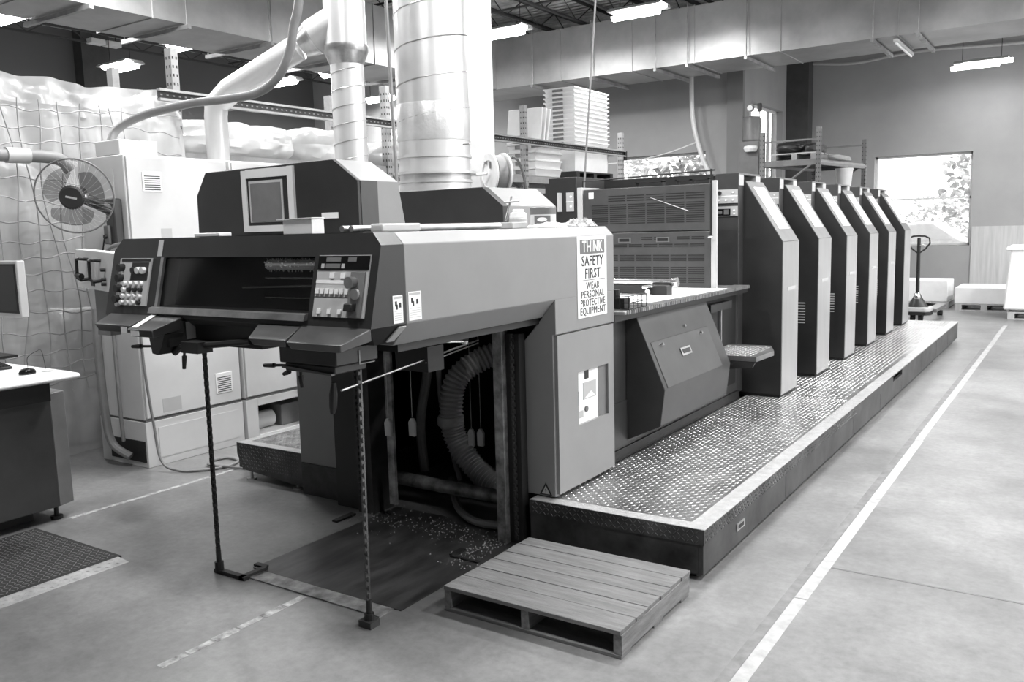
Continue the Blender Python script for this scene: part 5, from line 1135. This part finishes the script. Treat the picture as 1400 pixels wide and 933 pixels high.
# hand pallet jack
J = thing('pallet_jack', 'hand pallet jack with dark loop handle standing at the end of the footboard', 'pallet jack', (-2.33, 15.6, 0))
jx, jy = -2.30, 15.5
build(MB().cyl((jx, jy, .42), (jx, jy - .03, 1.38), .030, .026, n=12), 'handle_shaft', 'black', J)
lp = [(jx, jy - .03, 1.12), (jx - .10, jy - .03, 1.20), (jx - .165, jy - .03, 1.29), (jx - .155, jy - .03, 1.37), (jx - .09, jy - .03, 1.405), (jx, jy - .03, 1.41), (jx + .09, jy - .03, 1.405), (jx + .155, jy - .03, 1.37), (jx + .165, jy - .03, 1.29), (jx + .10, jy - .03, 1.20)]
build(MB().tube(lp, .014, n=8, closed=True), 'loop_handle', 'black', J)
build(MB().tube([(jx + .02, jy - .05, 1.25), (jx + .07, jy - .06, 1.27), (jx + .10, jy - .05, 1.24)], .008, n=6), 'release_lever', 'steel', J)
build(MB().cyl((jx, jy - .05, .84), (jx, jy - .01, .84), .022, n=10), 'collar', 'chrome', J)
build(MB().lathe([(.18, 0), (.13, .06), (.07, .16), (.05, .20), (.045, .22)], Matrix.Translation((jx, jy + .02, .24)), 20), 'pump_body', 'press_dark', J)
build(MB().lathe([(.05, 0), (.055, .03), (.04, .09), (.03, .10)], Matrix.Translation((jx, jy - .02, .38)), 16), 'pump_piston', 'chrome', J)
build(MB().prism([(jx - .22, jy - .10), (jx - .15, jy - .17), (jx + .15, jy - .17), (jx + .22, jy - .10), (jx + .22, jy + .2), (jx - .22, jy + .2)], 'z', .17, .25), 'yoke', 'label_gray', J, bev=.02)
build(MB().prism([(jx - .22, jy - .09), (jx - .15, jy - .16), (jx + .15, jy - .16), (jx + .22, jy - .09), (jx + .22, jy + .15), (jx - .22, jy + .15)], 'z', .12, .17), 'lower_yoke', 'black', J)
for s in (-.2, .2): build(MB().box(jx + s - .075, jx + s + .075, jy + .18, jy + 1.3, .14, .20), 'fork', 'press_mid', J, bev=.01)
for s in (-.06, .06): build(MB().cyl((jx + s - .03, jy, .09), (jx + s + .03, jy, .09), .09, n=18), 'steer_wheel', 'rubber', J)
for s in (-.2, .2): build(MB().cyl((jx + s - .04, jy + 1.15, .045), (jx + s + .04, jy + 1.15, .045), .045, n=14), 'load_wheel', 'rubber', J)
# storage rack by the far wall
R2 = thing('storage_rack', 'gray storage rack with one loaded shelf beyond the printing towers', 'rack', (-4.2, 15.9, 0))
UP = ((-4.90, 15.5, 3.27), (-3.93, 15.5, 3.30), (-4.55, 17.6, 3.3), (-3.62, 17.6, 3.2))
for x, y, zt in UP: upright(x, y, zt, R2, 'rack_paint', .04)
for y, x0, x1 in ((15.5, -4.90, -3.93), (17.6, -4.55, -3.62)):
    build(MB().box(x0, x1, y - .02, y + .02, 2.66, 2.74).box(x0, x1, y - .015, y + .015, 3.08, 3.11), 'cross_beam', 'rack_paint', R2)
    build(MB().cyl((x0 + .05, y, 2.1), (x1 - .05, y, 2.72), .02, n=6), 'brace', 'rack_paint', R2)
for a, b in ((0, 2), (1, 3)):
    build(MB().cyl((UP[a][0], UP[a][1], 2.70), (UP[b][0], UP[b][1], 2.70), .05, n=6), 'load_beam', 'rack_light', R2)
build(MB().prism([(-4.90, 15.5), (-3.93, 15.5), (-3.62, 17.6), (-4.55, 17.6)], 'z', 2.74, 2.765), 'shelf_board', 'rack_paint', R2)
p2_ = thing('shelf_pallet', 'dark pallet on the gray storage rack shelf', 'pallet', (-4.3, 16.3, 2.766))
for x in (-4.78, -4.42, -4.09): build(MB().box(x, x + .09, 15.6, 16.9, 2.766, 2.87), 'stringer', 'rack_light', p2_)
for k in range(5): build(MB().box(-4.80, -3.98, 15.6 + k * .27, 15.8 + k * .27, 2.87, 2.89), 'deck_board', 'label_gray', p2_)
lump('dark_sack', -4.78, -4.32, 15.7, 16.7, 2.89, 3.10, 21, 'dark lumpy sack on the storage rack pallet, larger', 'press_dark', 'sack')
lump('dark_sack', -4.24, -4.0, 15.6, 16.5, 2.89, 3.05, 22, 'dark lumpy sack on the storage rack pallet, smaller', 'press_charcoal', 'sack')
lump('pale_cloth', -3.92, -3.72, 15.9, 17.2, 2.77, 2.86, 23, 'pale crumpled plastic on the storage rack shelf edge', 'wrap_film', 'plastic')
t = thing('white_bucket', 'white bucket below the storage rack shelf', 'bucket', (-3.75, 16.6, 2.3))
build(MB().lathe([(.12, 0), (.15, .30), (.155, .30), (.155, .33), (.14, .33)], Matrix.Translation((-3.75, 16.6, 2.30)), 20), 'bucket_body', 'white_paint', t)
build(MB().box(-4.9, -3.6, 15.45, 17.6, 2.26, 2.30), 'lower_shelf', 'rack_paint', R2)
# gauge tank on the wall bracket
TK = thing('pressure_tank', 'gray cylindrical pressure tank with round gauge beside the narrow window', 'tank', (-5.43, 16.5, 3.2))
build(MB().lathe([(.15, 0), (.17, .03), (.17, .42), (.15, .46), (.02, .48)], Matrix.Translation((-5.43, 16.5, 3.22)), 22), 'tank_shell', 'press_mid', TK)
build(MB().cyl((-5.46, 16.5, 3.68), (-5.46, 16.5, 3.78), .015, n=8).cyl((-5.28, 16.5, 3.66), (-5.28, 16.5, 3.82), .012, n=8), 'pipe_stub', 'steel', TK)
gg = build(MB().cyl((-5.46, 16.47, 3.85), (-5.46, 16.52, 3.85), .075, n=20), 'gauge', 'press_mid', TK); build(MB().cyl((-5.46, 16.465, 3.85), (-5.46, 16.47, 3.85), .052, n=20), 'gauge_dial', 'white_plastic', gg)
build(MB().box(-5.31, -5.25, 16.46, 16.54, 3.77, 3.92), 'valve', 'black', TK)
build(MB().box(-5.62, -5.25, 16.35, 16.7, 0, 3.22), 'tank_stand', 'press_mid', TK)
build(MB().lathe([(.10, 0), (.13, .06), (.12, .10), (.05, .12)], Matrix.Translation((-5.38, 16.3, 3.02)), 18), 'filter_bowl', 'white_plastic', TK)
# outlet plate on the back wall
tag(build(MB().box(-10.62, -10.48, YA - .02, YA, 3.35, 3.58), 'wall_box', 'label_gray', loc=(-10.55, YA, 3.35), bev=.01), 'small pale box on the back wall beside the white column', 'wall box')
tag(build(MB().tube(spline([(-5.2, 19.9, 5.1), (-4.3, 19.85, 5.0), (-3.0, 19.85, 5.08), (-1.0, 19.85, 5.0), (2.0, 19.85, 5.05)]), .03, n=6), 'wall_pipe', 'label_gray', loc=(-3, 19.85, 5.0)), 'thin pipe running high along the far wall below the roof', 'pipe')
